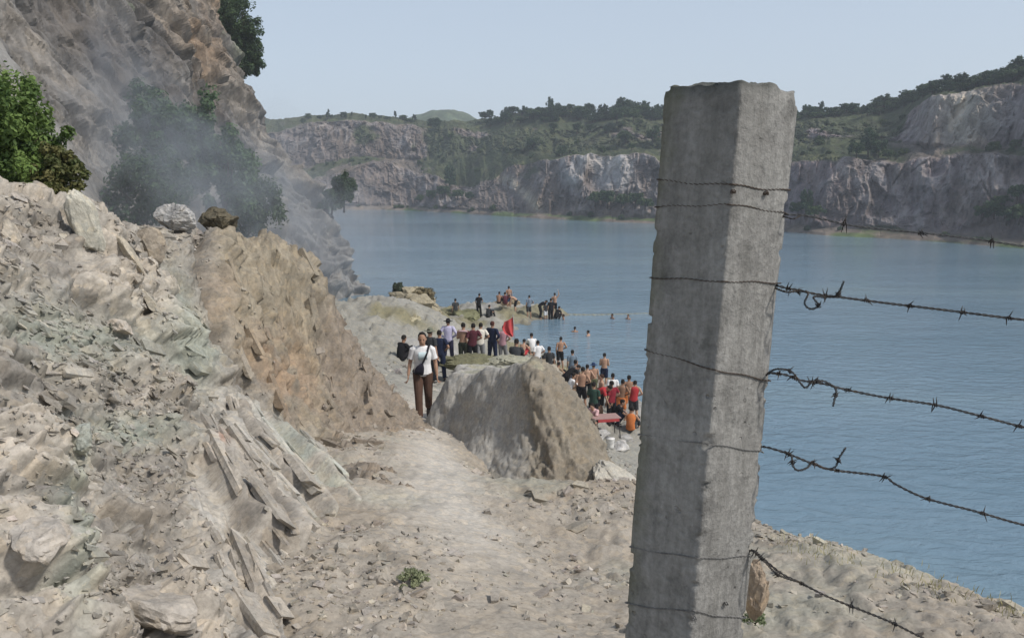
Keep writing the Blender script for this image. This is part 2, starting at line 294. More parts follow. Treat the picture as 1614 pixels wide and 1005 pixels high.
# ------------------------------------------------------------------ earth mound beside the path
mp = [tuple(P(*q)) for q in ((708, 592, 14.6), (715, 588, 14.4), (716, 585, 15.6), (760, 586, 13.5), (762, 583, 15.0), (800, 587, 12.9), (802, 583, 14.4), (834, 590, 12.5), (838, 587, 13.6), (858, 600, 12.3), (892, 645, 12.0), (922, 700, 11.7), (955, 772, 11.1),
    (885, 700, 11.5), (880, 774, 10.8), (915, 780, 10.8), (850, 640, 12.05), (850, 700, 11.6), (800, 670, 12.4), (780, 630, 12.95), (725, 635, 13.9), (765, 680, 12.6), (830, 766, 10.95), (830, 730, 11.4), (775, 735, 11.9), (725, 692, 13.2), (700, 655, 15.0), (698, 625, 15.6))]
mp += [(-1.2, 17.0, 5.9), (-.5, 16.6, 6.0), (.2, 15.6, 6.15), (-1.0, 18.4, 5.3), (.2, 18.0, 5.2), (.9, 16.2, 5.2), (1.6, 15, 4.2), (1.9, 13, 4.6), (1.9, 11.2, 4.7), (.9, 19.5, 3.4), (-.5, 20.5, 4.0), (2.8, 14, 2.9), (-1.75, 15.8, 4.6), (-2.2, 18, 3.9), (-1.15, 12.8, 5.4), (-1.6, 17.2, 4.4), (-.3, 10.4, 5.2), (.7, 9.9, 4.9), (1.6, 10.1, 4.8)]
MF = tps_fit(mp, 3e-5)
ym = np.linspace(9.6, 20.6, 330); xm = np.linspace(-2.0, 2.9, 300); Ym, Xm = np.meshgrid(ym, xm, indexing='ij'); Zm = tps(MF, Xm.ravel(), Ym.ravel()).reshape(Xm.shape) - .13
g = np.stack([Xm, Ym, Zm], -1); nm = normals(g).reshape(-1, 3); nm[nm[:, 2] < 0] *= -1; v0 = g.reshape(-1, 3)
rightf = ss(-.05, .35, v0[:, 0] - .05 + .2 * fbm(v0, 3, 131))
vs = np.stack([v0[:, 0] + .1 * fbm(v0 * 1.5, 2, 132), v0[:, 1], v0[:, 2]], -1)
m1 = ridge((vs + .38 * v0[:, 2:3] * np.array([1, 0, 0])) * np.array([3.4, 1.2, .5]), 4, 133, .6); m2, m2d, _ = cells(v0 * 6, 135, .9); m3, _, _ = cells(v0 * np.array([8, 8, 15]), 138, 1.0)
dm = .05 * fbm(v0 * 1.2, 3, 139) + rightf * (.15 * m1 + .03 * m2 + .02 * m3) + (1 - rightf) * (.012 * m2 + .008 * m3 + .03 * fbm(v0 * np.array([2, 2, 5]), 3, 140))
dm += .08 * (1 - ss(.8, .95, nm[:, 2]))
mv = v0 + nm * dm[:, None]
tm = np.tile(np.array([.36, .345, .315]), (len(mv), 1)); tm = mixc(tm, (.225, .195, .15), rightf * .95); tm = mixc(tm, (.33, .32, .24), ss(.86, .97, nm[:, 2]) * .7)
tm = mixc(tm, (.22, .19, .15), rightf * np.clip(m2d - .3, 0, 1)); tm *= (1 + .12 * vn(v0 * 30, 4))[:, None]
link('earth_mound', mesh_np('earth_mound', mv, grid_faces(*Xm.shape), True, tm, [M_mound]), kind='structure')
# ------------------------------------------------------------------ tall quarry cliff on the left
yc = np.concatenate([np.linspace(8, 27.3, 130), np.linspace(27.35, 31.5, 110), 31.5 * (100 / 31.5) ** np.linspace(.003, 1, 560)]); zc = np.linspace(-1.5, 46, 420)
Yc, Zc = np.meshgrid(yc, zc, indexing='ij'); fy = Yc.ravel(); fz = Zc.ravel()
xb = np.interp(fy + .25 * fbm(np.c_[fy * .3, fz * .3, fz * 0], 3, 140) * 2, [8, 20, 27.6, 29.0, 31, 40, 60, 74, 78, 85, 100], [-8.2, -9.2, -9.9, -12.0, -12.6, -13.4, -14.4, -14.9, -17.0, -24, -39])
gx = np.interp(fz, [-1.5, 0, 2, 4.3, 7.3, 15.6, 27, 46], [-.8, -.2, .3, .6, 2.2, 7.7, 13.7, 21.5])
v0 = np.c_[xb - gx, fy, fz]
nslab = ss(28.6, 27.6, fy)
vsh = v0 + .55 * fz[:, None] * np.array([0, 1, 0]); vsh = vsh + 1.6 * np.stack([fbm(v0 * .14, 4, 231), fbm(v0 * .14, 4, 232), fbm(v0 * .14, 4, 233)], -1)
c1, cid, _ = cells(vsh * np.array([.10, .105, .05]), 141, 1.5, .15, .30)
c2, c2d, _ = cells(vsh * np.array([.30, .33, .17]), 144, 1.2, .4, .34); c3, c3d, _ = cells(vsh * np.array([.9, 1.0, .6]), 147, 1.0, .5, .4)
rd = ridge(vsh * np.array([.22, .20, .07]), 5, 150, .55)
far = np.clip(fy / 40, .3, 1.4)
dc = (1 - nslab) * far * (1.1 * c1 + .6 * c2 + .26 * c3 + .5 * rd + .16 * ridge(vsh * np.array([.9, .8, .3]), 4, 158) + .10 * cells(vsh * np.array([2.0, 2.2, 1.1]), 161, 1.0, .5, .4)[0]) + nslab * (.18 * c1 + .10 * c2 + .04 * c3 + .16 * ridge(vsh * np.array([.6, 1.1, .05]), 4, 152))
low = ss(5, 2, fz); dc += low * .5 * c3
cv = v0 + dc[:, None] * np.array([.88, -.12, .42])
tc = np.tile(np.array([.18, .17, .158]), (len(cv), 1)); tc = mixc(tc, (.105, .095, .088), ss(.0, .5, fbm(v0 * .12, 4, 153)) * .8)
tc = mixc(tc, (.27, .235, .195), ss(.6, .95, cid) * .6)
tc = mixc(tc, (.27, .258, .24), nslab * .85)
relc = v0 - np.array([0, 0, EYE]); dpc = relc[:, 1] * math.cos(PIT) - relc[:, 2] * math.sin(PIT); px_ = CX + F * relc[:, 0] / dpc; py_ = CY - F * (relc[:, 1] * math.sin(PIT) + relc[:, 2] * math.cos(PIT)) / dpc
tc = mixc(tc, (.30, .215, .145), np.exp(-(((px_ - 295 - .35 * (py_ - 50)) / 32) ** 2 + ((py_ - 50) / 75) ** 2)) * ss(-.4, .2, fbm(v0 * .4, 3, 154)) * .9)
tc = mixc(tc, (.30, .29, .275), low * .7 + 0 * fz)
tc = mixc(tc, (.14, .17, .09), ss(.2, .45, fbm(v0 * .2 + 5, 4, 155)) * ss(17, 24, fz) * .7)
tc *= (1 + .14 * vn(v0 * 6, 4))[:, None]
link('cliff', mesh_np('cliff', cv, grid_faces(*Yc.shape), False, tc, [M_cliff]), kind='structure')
# ------------------------------------------------------------------ far quarry walls across the lake
T = np.array([  # px, shore row, lower cliff top, bench back, upper top, skyline
 (300, 326, 300, 262, 215, 186), (450, 330, 290, 262, 205, 186), (560, 331, 272, 245, 196, 178), (600, 331, 274, 248, 200, 180), (640, 332, 276, 250, 205, 188), (700, 335, 290, 245, 208, 192), (760, 339, 280, 240, 208, 188), (850, 345, 266, 235, 200, 172), (895, 347, 258, 234, 198, 168), (930, 349, 252, 232, 200, 181), (980, 351, 254, 231, 198, 174), (1040, 353, 256, 230, 200, 181),
 (1150, 360, 258, 232, 198, 182), (1240, 366, 256, 235, 196, 176), (1300, 372, 252, 225, 196, 178), (1400, 377, 257, 228, 190, 158), (1450, 380, 252, 238, 156, 142), (1550, 388, 248, 232, 138, 120), (1614, 393, 246, 230, 130, 110), (1750, 405, 244, 222, 118, 92), (2000, 425, 256, 210, 110, 80)], float)
pc = np.linspace(300, 2000, 860); col = [np.interp(pc, T[:, 0], T[:, k]) for k in range(6)]
def n1d(f, s_): return fbm(np.c_[pc * f, pc * 0, pc * 0], 4, s_)
calm = np.interp(pc, [300, 1240, 1320, 2000], [1, 1, .5, .5])
col[2] = col[2] + calm * 26 * n1d(.012, 201); col[3] = col[3] + calm * 14 * n1d(.011, 203); col[4] = col[4] + calm * 12 * n1d(.014, 205); col[5] = col[5] + 5 * n1d(.02, 207)
col[3] = np.minimum(col[3], col[2] - 4); col[4] = np.minimum(col[4], col[3] - 8); col[5] = np.minimum(col[5], col[4] - 6)
D1 = 12 + np.interp(pc, [300, 700, 760, 830, 900, 1240, 1300, 2000], [7, 9, 10, 9, 4, 3, 1, 1]) * (1 + .9 * n1d(.016, 209)); D2 = np.interp(pc, [300, 1400, 1460, 2000], [34, 34, 20, 20]) + 5 * n1d(.013, 211); D3 = D2 + np.interp(pc, [300, 640, 760, 1040, 1240, 1420, 1450, 2000], [14, 14, 22, 22, 22, 18, 8, 8]) * (1 + .4 * n1d(.02, 213)); D4 = D3 + 18
shore = np.array([PZ(a, b, 0) for a, b in zip(pc, col[1])]); rad = shore[:, :2] / np.linalg.norm(shore[:, :2], axis=1)[:, None]
dd = [0, 2.5, 5.5, 12, 30, 42, 60, 110, 260]
hz = []
for k in range(len(pc)):
    r = [-1.0, .5, 1.3]
    for j, d_ in ((2, D1[k]), (3, D2[k]), (4, D3[k]), (5, D4[k])):
        r.append(P(pc[k], col[j][k], shore[k, 1] + d_ * rad[k, 1])[2])
    hz.append(r + [r[-1] - 3, r[-1] - 16])
hz = np.array(hz); sk_ = np.concatenate([np.linspace(0, 2, 22), np.linspace(2.02, 3, 95), np.linspace(3.02, 4, 60), np.linspace(4.02, 5, 70), np.linspace(5.03, 6, 40), np.linspace(6.1, 8, 20)])
DD = np.array([np.interp(sk_, range(9), [0, 2.5, 5.5, D1[k], D2[k], D3[k], D4[k], D4[k] + 50, D4[k] + 200]) for k in range(len(pc))]); hh = np.array([np.interp(sk_, range(9), hz[k]) for k in range(len(pc))]); sv = sk_
s_al = np.r_[0, np.cumsum(np.linalg.norm(np.diff(shore[:, :2], axis=0), axis=1))]
g = np.stack([shore[:, None, 0] + rad[:, None, 0] * DD, shore[:, None, 1] + rad[:, None, 1] * DD, hh], -1); v0 = g.reshape(-1, 3)
Sk = np.tile(sk_, len(pc)); Sv = DD.ravel(); Sp = np.repeat(pc, len(sk_)); Sa = np.repeat(s_al, len(sk_))
w = np.c_[Sa, Sv, v0[:, 2]]
lowc = ss(1.95, 2.1, Sk) * ss(3.15, 2.95, Sk); upc = ss(3.95, 4.1, Sk) * ss(5.1, 4.9, Sk); steep = np.clip(lowc + upc, 0, 1)
k1, kid, _ = cells(w * np.array([.09, .05, .06]), 161, 1.0, .1); k2, k2d, _ = cells(w * np.array([.34, .15, .2]), 164, 1.0, .15); k3 = ridge((w + 2.5 * np.stack([fbm(w * .12, 3, 191), fbm(w * .12, 3, 192), fbm(w * .12, 3, 193)], -1)) * np.array([.42, .25, .15]), 5, 167, .62); k4 = fbm(w * np.array([.05, .05, .05]), 4, 170)
dr = steep * (1.7 * k1 + .8 * k2 + 1.3 * k3 + 3 * k4) + (1 - steep) * (1.0 * k4)
dz = ss(2.5, 3.2, Sk) * (1.1 * fbm(w * np.array([.06, .06, 0]), 4, 172) + .5 * k3)  + (1 - steep) * .25 * k2 * ss(0, 2, Sk)
ra = np.repeat(rad, len(sk_), axis=0); fv = v0.copy(); fv[:, :2] -= ra * (dr * ss(2, 7, Sv))[:, None]; fv[:, 2] += dz
tf = np.tile(np.array([.165, .14, .118]), (len(fv), 1))
rt = ss(1150, 1260, Sp)
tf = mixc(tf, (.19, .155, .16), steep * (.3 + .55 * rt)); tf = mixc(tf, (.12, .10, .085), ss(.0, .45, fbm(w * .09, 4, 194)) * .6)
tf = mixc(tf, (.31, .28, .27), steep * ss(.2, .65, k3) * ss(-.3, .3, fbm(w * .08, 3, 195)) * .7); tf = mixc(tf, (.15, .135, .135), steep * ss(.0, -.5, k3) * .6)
tf = mixc(tf, (.36, .34, .33), lowc * ss(2.3, 2.6, Sk) * ss(870, 900, Sp) * ss(1060, 1030, Sp) * ss(-.1, .3, fbm(w * np.array([.2, .1, .06]), 3, 174)))
tf = mixc(tf, (.43, .385, .32), np.exp(-((Sp - 1500) / 45) ** 2) * upc * .9)
tf = mixc(tf, (.40, .35, .28), np.exp(-((Sp - 838 - 4 * (9 - Sv)) / 9) ** 2) * lowc * .8)
bias = np.interp(Sp, [300, 620, 680, 780, 1040, 1240, 1410, 1450, 1620, 2000], [-.16, -.08, .2, .24, .16, .3, .3, -.3, -.3, -.2])
veg = ss(-.08, .10, fbm(w * np.array([.07, .07, .07]), 5, 176) + bias + .55 * ss(5.0, 5.2, Sk) - .75 * lowc - upc * np.interp(Sp, [300, 640, 700, 1040, 1240, 1400, 1450, 2000], [.5, .4, .12, .1, .05, .1, .75, .75]) - .5 * ss(2.3, 1.7, Sk) + .12 * ss(3, 3.5, Sk))
tf = mixc(tf, (.055, .07, .034), veg * .92); tf = mixc(tf, (.085, .092, .048), veg * ss(.0, .4, fbm(w * .15, 3, 178)) * .8)
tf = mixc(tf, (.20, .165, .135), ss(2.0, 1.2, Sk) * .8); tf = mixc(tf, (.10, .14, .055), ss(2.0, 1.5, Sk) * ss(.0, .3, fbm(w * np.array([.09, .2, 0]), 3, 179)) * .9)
tf *= (1 + .12 * vn(w * .9, 4))[:, None]
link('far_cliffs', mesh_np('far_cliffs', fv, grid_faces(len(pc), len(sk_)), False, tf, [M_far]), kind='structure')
fvg = fv.reshape(len(pc), len(sk_), 3); vegg = veg.reshape(len(pc), len(sk_))
# distant pale hill
hx = np.linspace(-1, 1, 90); hy = np.linspace(-1, 1, 30); HX, HY = np.meshgrid(hx, hy); c0 = P(700, 176, 560)
hzv = (c0[2] + 6) * np.clip(1 - HX ** 2 * .55 - HY ** 2, -.4, 1) + 2.5 * fbm(np.c_[HX.ravel() * 5, HY.ravel() * 5, HX.ravel() * 0], 4, 181).reshape(HX.shape) - 6
hv_ = np.stack([c0[0] + HX * 62, 560 + HY * 60, hzv], -1).reshape(-1, 3)
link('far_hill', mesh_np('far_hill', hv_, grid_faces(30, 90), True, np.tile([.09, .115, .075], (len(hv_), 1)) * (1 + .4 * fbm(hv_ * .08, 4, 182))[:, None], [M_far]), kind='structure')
# ------------------------------------------------------------------ water
k = NT('lake_water'); v = k.coord((1, 1.9, 1), (0, 0, R(12))); n1 = k.noise(1.1, 5, .55, v, .6); n2 = k.noise(.16, 3, .5, v); n3 = k.noise(5.0, 3, .5, v, .4)
nb = k.bump(n2, .25, .5); wind = k.ramp(k.noise(.02, 5, .6, k.coord((.35, 1.6, 1)), .8), [(.38, .25), (.52, .7), (.62, 1.0)]); b_ = k.n('ShaderNodeBump', Distance=.17); k.l(wind, b_.inputs['Strength']); k.l(n1, b_.inputs['Height']); k.l(nb, b_.inputs['Normal']); nb = b_.outputs['Normal']; nb = k.bump(n3, .02, .8, nb)
big = k.noise(.035, 4, .55, k.coord((.6, 2.2, 1)))
c = k.ramp(big, [(.3, (.11, .185, .24)), (.5, (.138, .215, .275)), (.7, (.17, .25, .295))])
M_water = k.fin(c, .07, nb, .5); k.p.inputs['IOR'].default_value = 1.33
link('lake_water', mesh_np('lake_water', [(-500, -60, 0), (500, -60, 0), (500, 700, 0), (-500, 700, 0)], [(0, 1, 2, 3)], False, None, [M_water]), kind='structure')
# thin sandbar off the point
n = 160; tt = np.linspace(0, 1, n); sp = np.array([P(880 + 150 * a, 495.5 + 1.5 * math.sin(a * 7) + 2 * a, 60)[:2] for a in tt]); sb = []
for i in range(n):
    Y0 = PZ(880 + 170 * tt[i], 494.5 + 1.2 * math.sin(tt[i] * 5), 0)
    wd = .30 * (1 - .6 * tt[i]) * (1 + .5 * math.sin(i * .7) * math.sin(i * .21))
    for a, h in ((-2.4, -.25), (-1, .0), (0, .035), (1, .0), (2.4, -.25)): sb.append((Y0[0], Y0[1] + a * wd, h * (1.2 - .6 * tt[i])))
link('sandbar', mesh_np('sandbar', sb, grid_faces(n, 5), True, np.tile([.22, .22, .17], (len(sb), 1)), [M_ground]), kind='structure')
# ------------------------------------------------------------------ building blocks
import bmesh
def project(p):
    r = np.asarray(p, float) - np.array([0, 0, EYE]); d = r[1] * math.cos(PIT) - r[2] * math.sin(PIT)
    return CX + F * r[0] / d, CY - F * (r[1] * math.sin(PIT) + r[2] * math.cos(PIT)) / d
def nrm_(v): v = np.asarray(v, float); return v / (np.linalg.norm(v) + 1e-12)
class MB:
    def __init__(s): s.v = []; s.f = []; s.n = 0
    def rings(s, rings):
        rings = np.asarray(rings, float); m, n, _ = rings.shape; i = np.arange(m * n).reshape(m, n) + s.n
        j = np.roll(i, -1, 1); s.f.append(np.stack([i[:-1], j[:-1], j[1:], i[1:]], -1).reshape(-1, 4)); s.v.append(rings.reshape(-1, 3)); s.n += m * n
    def tube(s, pts, rad, n=8, side=None, cap=True, power=2.0):
        pts = np.asarray(pts, float); rad = np.asarray(rad, float); rad = np.c_[rad, rad] if rad.ndim == 1 else rad
        t = np.gradient(pts, axis=0); t /= np.linalg.norm(t, axis=1, keepdims=True) + 1e-12
        a = np.linspace(0, 2 * math.pi, n, endpoint=False); ca, sa = np.cos(a), np.sin(a)
        if power != 2.0: ca = np.sign(ca) * np.abs(ca) ** (2 / power); sa = np.sign(sa) * np.abs(sa) ** (2 / power)
        ref = np.array(side if side is not None else (1, 0, 0) if abs(t[0][0]) < .8 else (0, 1, 0), float); out = []
        for k in range(len(pts)):
            u = nrm_(ref - t[k] * (ref @ t[k])); w = np.cross(t[k], u)
            if side is None: ref = u
            out.append(pts[k] + np.outer(ca, u) * rad[k, 0] + np.outer(sa, w) * rad[k, 1])
        if cap: out = [np.repeat(out[0].mean(0)[None], n, 0) + (out[0] - out[0].mean(0)) * .02] + out + [np.repeat(out[-1].mean(0)[None], n, 0) + (out[-1] - out[-1].mean(0)) * .02]
        s.rings(out); return s
    def ball(s, c, r, n=12, axes=None):
        r = np.array([r] * 3 if np.isscalar(r) else r, float); th = np.linspace(.02, math.pi - .02, n // 2 + 3); ph = np.linspace(0, 2 * math.pi, n, endpoint=False)
        q = np.stack([np.outer(np.sin(th), np.cos(ph)) * r[0], np.outer(np.sin(th), np.sin(ph)) * r[1], np.outer(np.cos(th), np.ones(n)) * r[2]], -1)
        if axes is not None: q = q @ np.asarray(axes, float)
        s.rings(q + np.asarray(c, float)); return s
    def box(s, c, h, rot=None):
        q = np.array([[-1, -1], [1, -1], [1, 1], [-1, 1]], float); z = [-1, -1, 1, 1]; k = [.01, 1, 1, .01]
        r_ = np.array([np.c_[q * kk, np.full(4, zz)] for kk, zz in zip(k, z)]) * np.asarray(h, float)
        if rot is not None: r_ = r_ @ np.asarray(rot).T
        s.rings(r_ + np.asarray(c, float)); return s
    def mesh(s, name, mat=None, smooth=True): return mesh_np(name, np.concatenate(s.v), np.concatenate(s.f), smooth, None, [mat] if mat else [])
def rebuild(me, vox, sm=4):
    o = bpy.data.objects.new('x', me); COL.objects.link(o); r = o.modifiers.new('r', 'REMESH'); r.mode = 'VOXEL'; r.voxel_size = vox; r.use_smooth_shade = True
    if sm: q = o.modifiers.new('s', 'SMOOTH'); q.iterations = sm; q.factor = .5
    dg = bpy.context.evaluated_depsgraph_get(); dg.update(); out = bpy.data.meshes.new_from_object(o.evaluated_get(dg)); n_ = me.name
    bpy.data.objects.remove(o); bpy.data.meshes.remove(me); out.name = n_; return out
def spline(pts, n):
    pts = np.asarray(pts, float); m = len(pts); p = np.r_[[2 * pts[0] - pts[1]], pts, [2 * pts[-1] - pts[-2]]]; out = []
    for u in np.linspace(0, m - 1 - 1e-6, n):
        i = int(u); t = u - i; a, b, c, d = p[i:i + 4]; out.append(.5 * ((2 * b) + (c - a) * t + (2 * a - 5 * b + 4 * c - d) * t * t + (3 * b - a - 3 * c + d) * t ** 3))
    return np.array(out)
def copy_tree(o, loc=None, rot=None, scale=None, **props):
    c = o.copy(); COL.objects.link(c)
    for ch in list(o.children):
        d = ch.copy(); COL.objects.link(d); d.parent = c
        for g_ in list(ch.children): e = g_.copy(); COL.objects.link(e); e.parent = d
    if loc is not None: c.location = loc
    if rot is not None: c.rotation_euler = rot
    if scale is not None: c.scale = scale
    for k_, v_ in props.items(): c[k_] = v_
    return c
# ------------------------------------------------------------------ concrete post
k = NT('weathered_concrete'); v = k.coord(); vs2 = k.coord((1, 1, .12)); n1 = k.noise(16, 8, .7, v); n2 = k.noise(95, 5, .7, v); gr_ = k.noise(70, 5, .65, vs2)
vo = k.n('ShaderNodeTexVoronoi', Scale=46.0); k.l(v, vo.inputs['Vector']); pits = k.math('MAXIMUM', k.ramp(vo.outputs['Distance'], [(.06, 0.0), (.2, 1.0)]), k.ramp(k.noise(9, 4, .7, v), [(.56, 1.0), (.66, 0.0)]))
c = k.mix(1.0, (.285, .277, .258), k.ramp(n1, [(.28, .55), (.5, .98), (.75, 1.22)]), 'MULTIPLY'); c = k.mix(1.0, c, k.ramp(gr_, [(.3, .78), (.55, 1), (.75, 1.15)]), 'MULTIPLY'); c = k.mix(1.0, c, k.ramp(n2, [(.25, .72), (.5, 1), (.75, 1.25)]), 'MULTIPLY')
sx = k.n('ShaderNodeSeparateXYZ'); k.l(v, sx.inputs[0]); big = k.noise(5, 5, .65, v)
sl_ = k.noise(9, 4, .6, k.coord((1, 1, .1)))
streak = k.ramp(sl_, [(.48, 0.0), (.66, .6)]); c = k.mix(streak, c, (.15, .145, .13)); rust_ = k.ramp(k.noise(6, 4, .6, k.coord((1.6, 1.6, .35))), [(.6, 0.0), (.72, .35)]); c = k.mix(rust_, c, (.17, .13, .10)); blot = k.ramp(k.noise(22, 4, .7, v), [(.62, 0.0), (.7, .5)]); c = k.mix(blot, c, (.11, .11, .10)); pale = k.ramp(k.noise(14, 5, .7, k.coord((1, 1, .5))), [(.62, 0.0), (.74, .5)]); c = k.mix(pale, c, (.40, .395, .375))
topm = k.math('MULTIPLY', k.ramp(k.math('ADD', sx.outputs['Z'], k.math('MULTIPLY', big, .09)), [(0.0, 0.0), (.028, 0.0), (.06, 1.0)]), .85); c = k.mix(topm, c, (.05, .058, .05))
mossm = k.math('MULTIPLY', k.ramp(k.math('SUBTRACT', k.math('MULTIPLY', big, 1.0), k.math('MULTIPLY', k.math('ADD', sx.outputs['X'], .0), 3.0)), [(.62, 0.0), (.82, 1.0)]), .55); c = k.mix(mossm, c, (.13, .135, .075))
nb = k.bump(n1, .007); nb = k.bump(gr_, .0022, 1.0, nb); nb = k.bump(n2, .003, 1.0, nb); nb = k.bump(pits, .006, 1.0, nb)
M_conc = k.fin(c, .95, nb, .1)
W_ = .148; AZ = R(-52)
corner = P(1171, 127, 1.20); A0 = corner + np.array([.012, .105, 0])
Rz = Matrix.Rotation(AZ, 3, 'Z'); Rt = Matrix.Rotation(R(2.6), 3, 'Y'); PM = Rt @ Rz; PMn = np.array(PM)
def post_pt(lx, ly, lz): return A0 + PMn @ np.array([lx, ly, lz])
per = 88; zs = np.r_[np.linspace(-2.15, -1.0, 60), np.linspace(-.995, -.02, 260), np.linspace(-.018, 0, 8)]
a = np.linspace(0, 2 * math.pi, per, endpoint=False); ca, sa = np.cos(a), np.sin(a); sq = 1 / (np.abs(ca) ** 16 + np.abs(sa) ** 16) ** (1 / 16); ring = np.c_[ca * sq, sa * sq] * W_ / 2
dense = []
L_ = np.linspace(-1, 1, 23)[:-1]; ring = np.concatenate([np.c_[np.ones(22), L_], np.c_[-L_, np.ones(22)], np.c_[-np.ones(22), -L_], np.c_[L_, -np.ones(22)]]) * W_ / 2
pv_ = np.array([np.c_[ring, np.full(88, z)] for z in zs]).reshape(-1, 3)
cn = np.minimum(np.abs(pv_[:, 0]), np.abs(pv_[:, 1])) / (W_ / 2); chip = ss(.80, 1.0, cn)
e1, _, _ = cells(pv_ * np.array([20, 20, 34]), 301, 1.0); nn = fbm(pv_ * np.array([9, 9, 9]), 4, 303); n4 = fbm(pv_ * np.array([30, 30, 42]), 3, 306); wav = fbm(np.c_[pv_[:, 0] * 4, pv_[:, 1] * 4, pv_[:, 2] * 2.2], 3, 309)
sc2 = 1 - chip * (.03 + .11 * np.clip(e1 * .7 + nn * 1.0 - .05 + n4 * .6, 0, 1)) + .018 * nn + .006 * n4 + .05 * wav
pv_[:, :2] *= sc2[:, None]
tp = ss(-.02, 0, pv_[:, 2]); pv_[:, :2] *= (1 - .03 * tp)[:, None]; pv_[:, 2] += tp * (.010 * fbm(pv_ * np.array([28, 28, 0]), 3, 311))
cap = []
for kk in np.linspace(.97, .0, 26)[1:]: cap.append(np.c_[ring * kk, np.zeros(88)])
cap = np.concatenate(cap); cap[:, 2] = .010 * fbm(cap * np.array([28, 28, 0]), 3, 311) + .004 * fbm(cap * 90, 3, 315)
allv = np.r_[pv_, cap]; nr = len(zs) + 25; i = np.arange(nr * 88).reshape(nr, 88); j = np.roll(i, -1, 1); ff = np.stack([i[:-1], j[:-1], j[1:], i[1:]], -1).reshape(-1, 4)
po = link('concrete_post', mesh_np('concrete_post', allv, ff, True, None, [M_conc]), label='weathered square grey concrete fence post leaning beside the path, ringed by wires', category='fence post')
po.matrix_world = Matrix.Translation(Vector(A0)) @ PM.to_4x4()
# ------------------------------------------------------------------ barbed wires
k = NT('rusty_wire'); n = k.noise(60, 4, .6, k.coord()); M_wire = k.fin(k.ramp(n, [(.35, (.035, .036, .038)), (.6, (.07, .062, .055)), (.75, (.11, .075, .05))]), .65, None, .3, .5)
M_rust = plain('old_rusty_wire', (.085, .068, .056), .9, .3, 60)
M_galv = plain('dull_grey_wire', (.20, .195, .185), .6, .3, 60, .3, .5)
M_grey = plain('weathered_grey_wire', (.10, .10, .10), .8, .3, 60, .3, .3)
def twist(mb, pts, pitch=.022, r=.00105, tw=.00125):
    pts = np.asarray(pts, float); L = np.r_[0, np.cumsum(np.linalg.norm(np.diff(pts, axis=0), axis=1))]; n_ = max(12, int(L[-1] / .0028)); s_ = np.linspace(0, L[-1], n_)
    p = np.stack([np.interp(s_, L, pts[:, c_]) for c_ in range(3)], -1); t_ = np.gradient(p, axis=0); t_ /= np.linalg.norm(t_, axis=1)[:, None]
    u = np.cross(t_, [0, 0.2, 1.0]); u /= np.linalg.norm(u, axis=1)[:, None]; w_ = np.cross(t_, u)
    for ph in (0, math.pi):
        a_ = s_ / pitch * 2 * math.pi + ph; mb.tube(p + (np.cos(a_)[:, None] * u + np.sin(a_)[:, None] * w_) * tw, np.full(n_, r), 6)
def barb(p, t, seed, L=.013):
    r = random.Random(seed); mb = MB(); t = nrm_(t); u = nrm_(np.cross(t, [0, .3, 1])); w = np.cross(t, u)
    a = np.linspace(0, 5 * math.pi, 34); off = np.linspace(-.004, .004, 34)
    mb.tube(p + t * off[:, None] + (np.cos(a)[:, None] * u + np.sin(a)[:, None] * w) * .0026, np.full(34, .0009), 5)
    for kx in range(4):
        an = r.uniform(0, 6.28) if kx % 2 == 0 else an + math.pi + r.uniform(-.4, .4); d = nrm_(math.cos(an) * u + math.sin(an) * w + t * r.uniform(-.35, .35))
        b0 = p + t * (-.003 + .002 * kx); mb.tube([b0, b0 + d * L * .5, b0 + d * L * r.uniform(.9, 1.2)], [.0009, .0009, .0003], 5)
    return mb
def edge_z(lx, ly, row):
    lo, hi = -1.6, 0.0
    for _ in range(40):
        md = (lo + hi) / 2
        if project(post_pt(lx, ly, md))[1] > row: lo = md
        else: hi = md
    return md
hw = W_ / 2 + .0004; cl = (-hw, -hw); cnr = (hw, -hw); crr = (hw, hw); cbk = (-hw, hw)
# near corner is local (+x,-y)? chosen by distance to the camera
cs = [(sx_ * hw, sy_ * hw) for sx_ in (-1, 1) for sy_ in (-1, 1)]
cs.sort(key=lambda c_: np.linalg.norm(post_pt(c_[0], c_[1], -.3) - np.array([0, 0, EYE]))); near = cs[0]; rest = cs[1:]
sides = sorted([c_ for c_ in rest if abs(c_[0] * near[0] + c_[1] * near[1]) < 1e-9], key=lambda c_: project(post_pt(c_[0], c_[1], -.3))[0]); left, right = sides; back = (-near[0], -near[1])
def loop_pts(rl, rm, rr, sag=0):
    zl, zm, zr = edge_z(*left, rl), edge_z(*near, rm), edge_z(*right, rr); c_ = [(*back, (zl + zr) / 2), (*left, zl), (*near, zm), (*right, zr), (*back, (zl + zr) / 2 - .004)]
    out = []
    for q0, q1 in zip(c_[:-1], c_[1:]):
        q0, q1 = np.array(q0), np.array(q1)
        for t_ in np.linspace(0, 1, 12)[:-1]: out.append(q0 * (1 - t_) + q1 * t_ + np.array([0, 0, -sag * 4 * t_ * (1 - t_) + .0012 * math.sin(t_ * 9 + rl)]))
    out.append(np.array(c_[-1])); return [post_pt(*q_) for q_ in out]
def wrap(name, rows, mat, parent=None, tw=True, seed=0, part=None):
    mb = MB(); pts = loop_pts(*rows)
    if tw: twist(mb, pts, .02, .00065, .0008)
    else: mb.tube(pts, np.full(len(pts), .0017), 6)
    return link(name, mb.mesh(name, mat), parent)
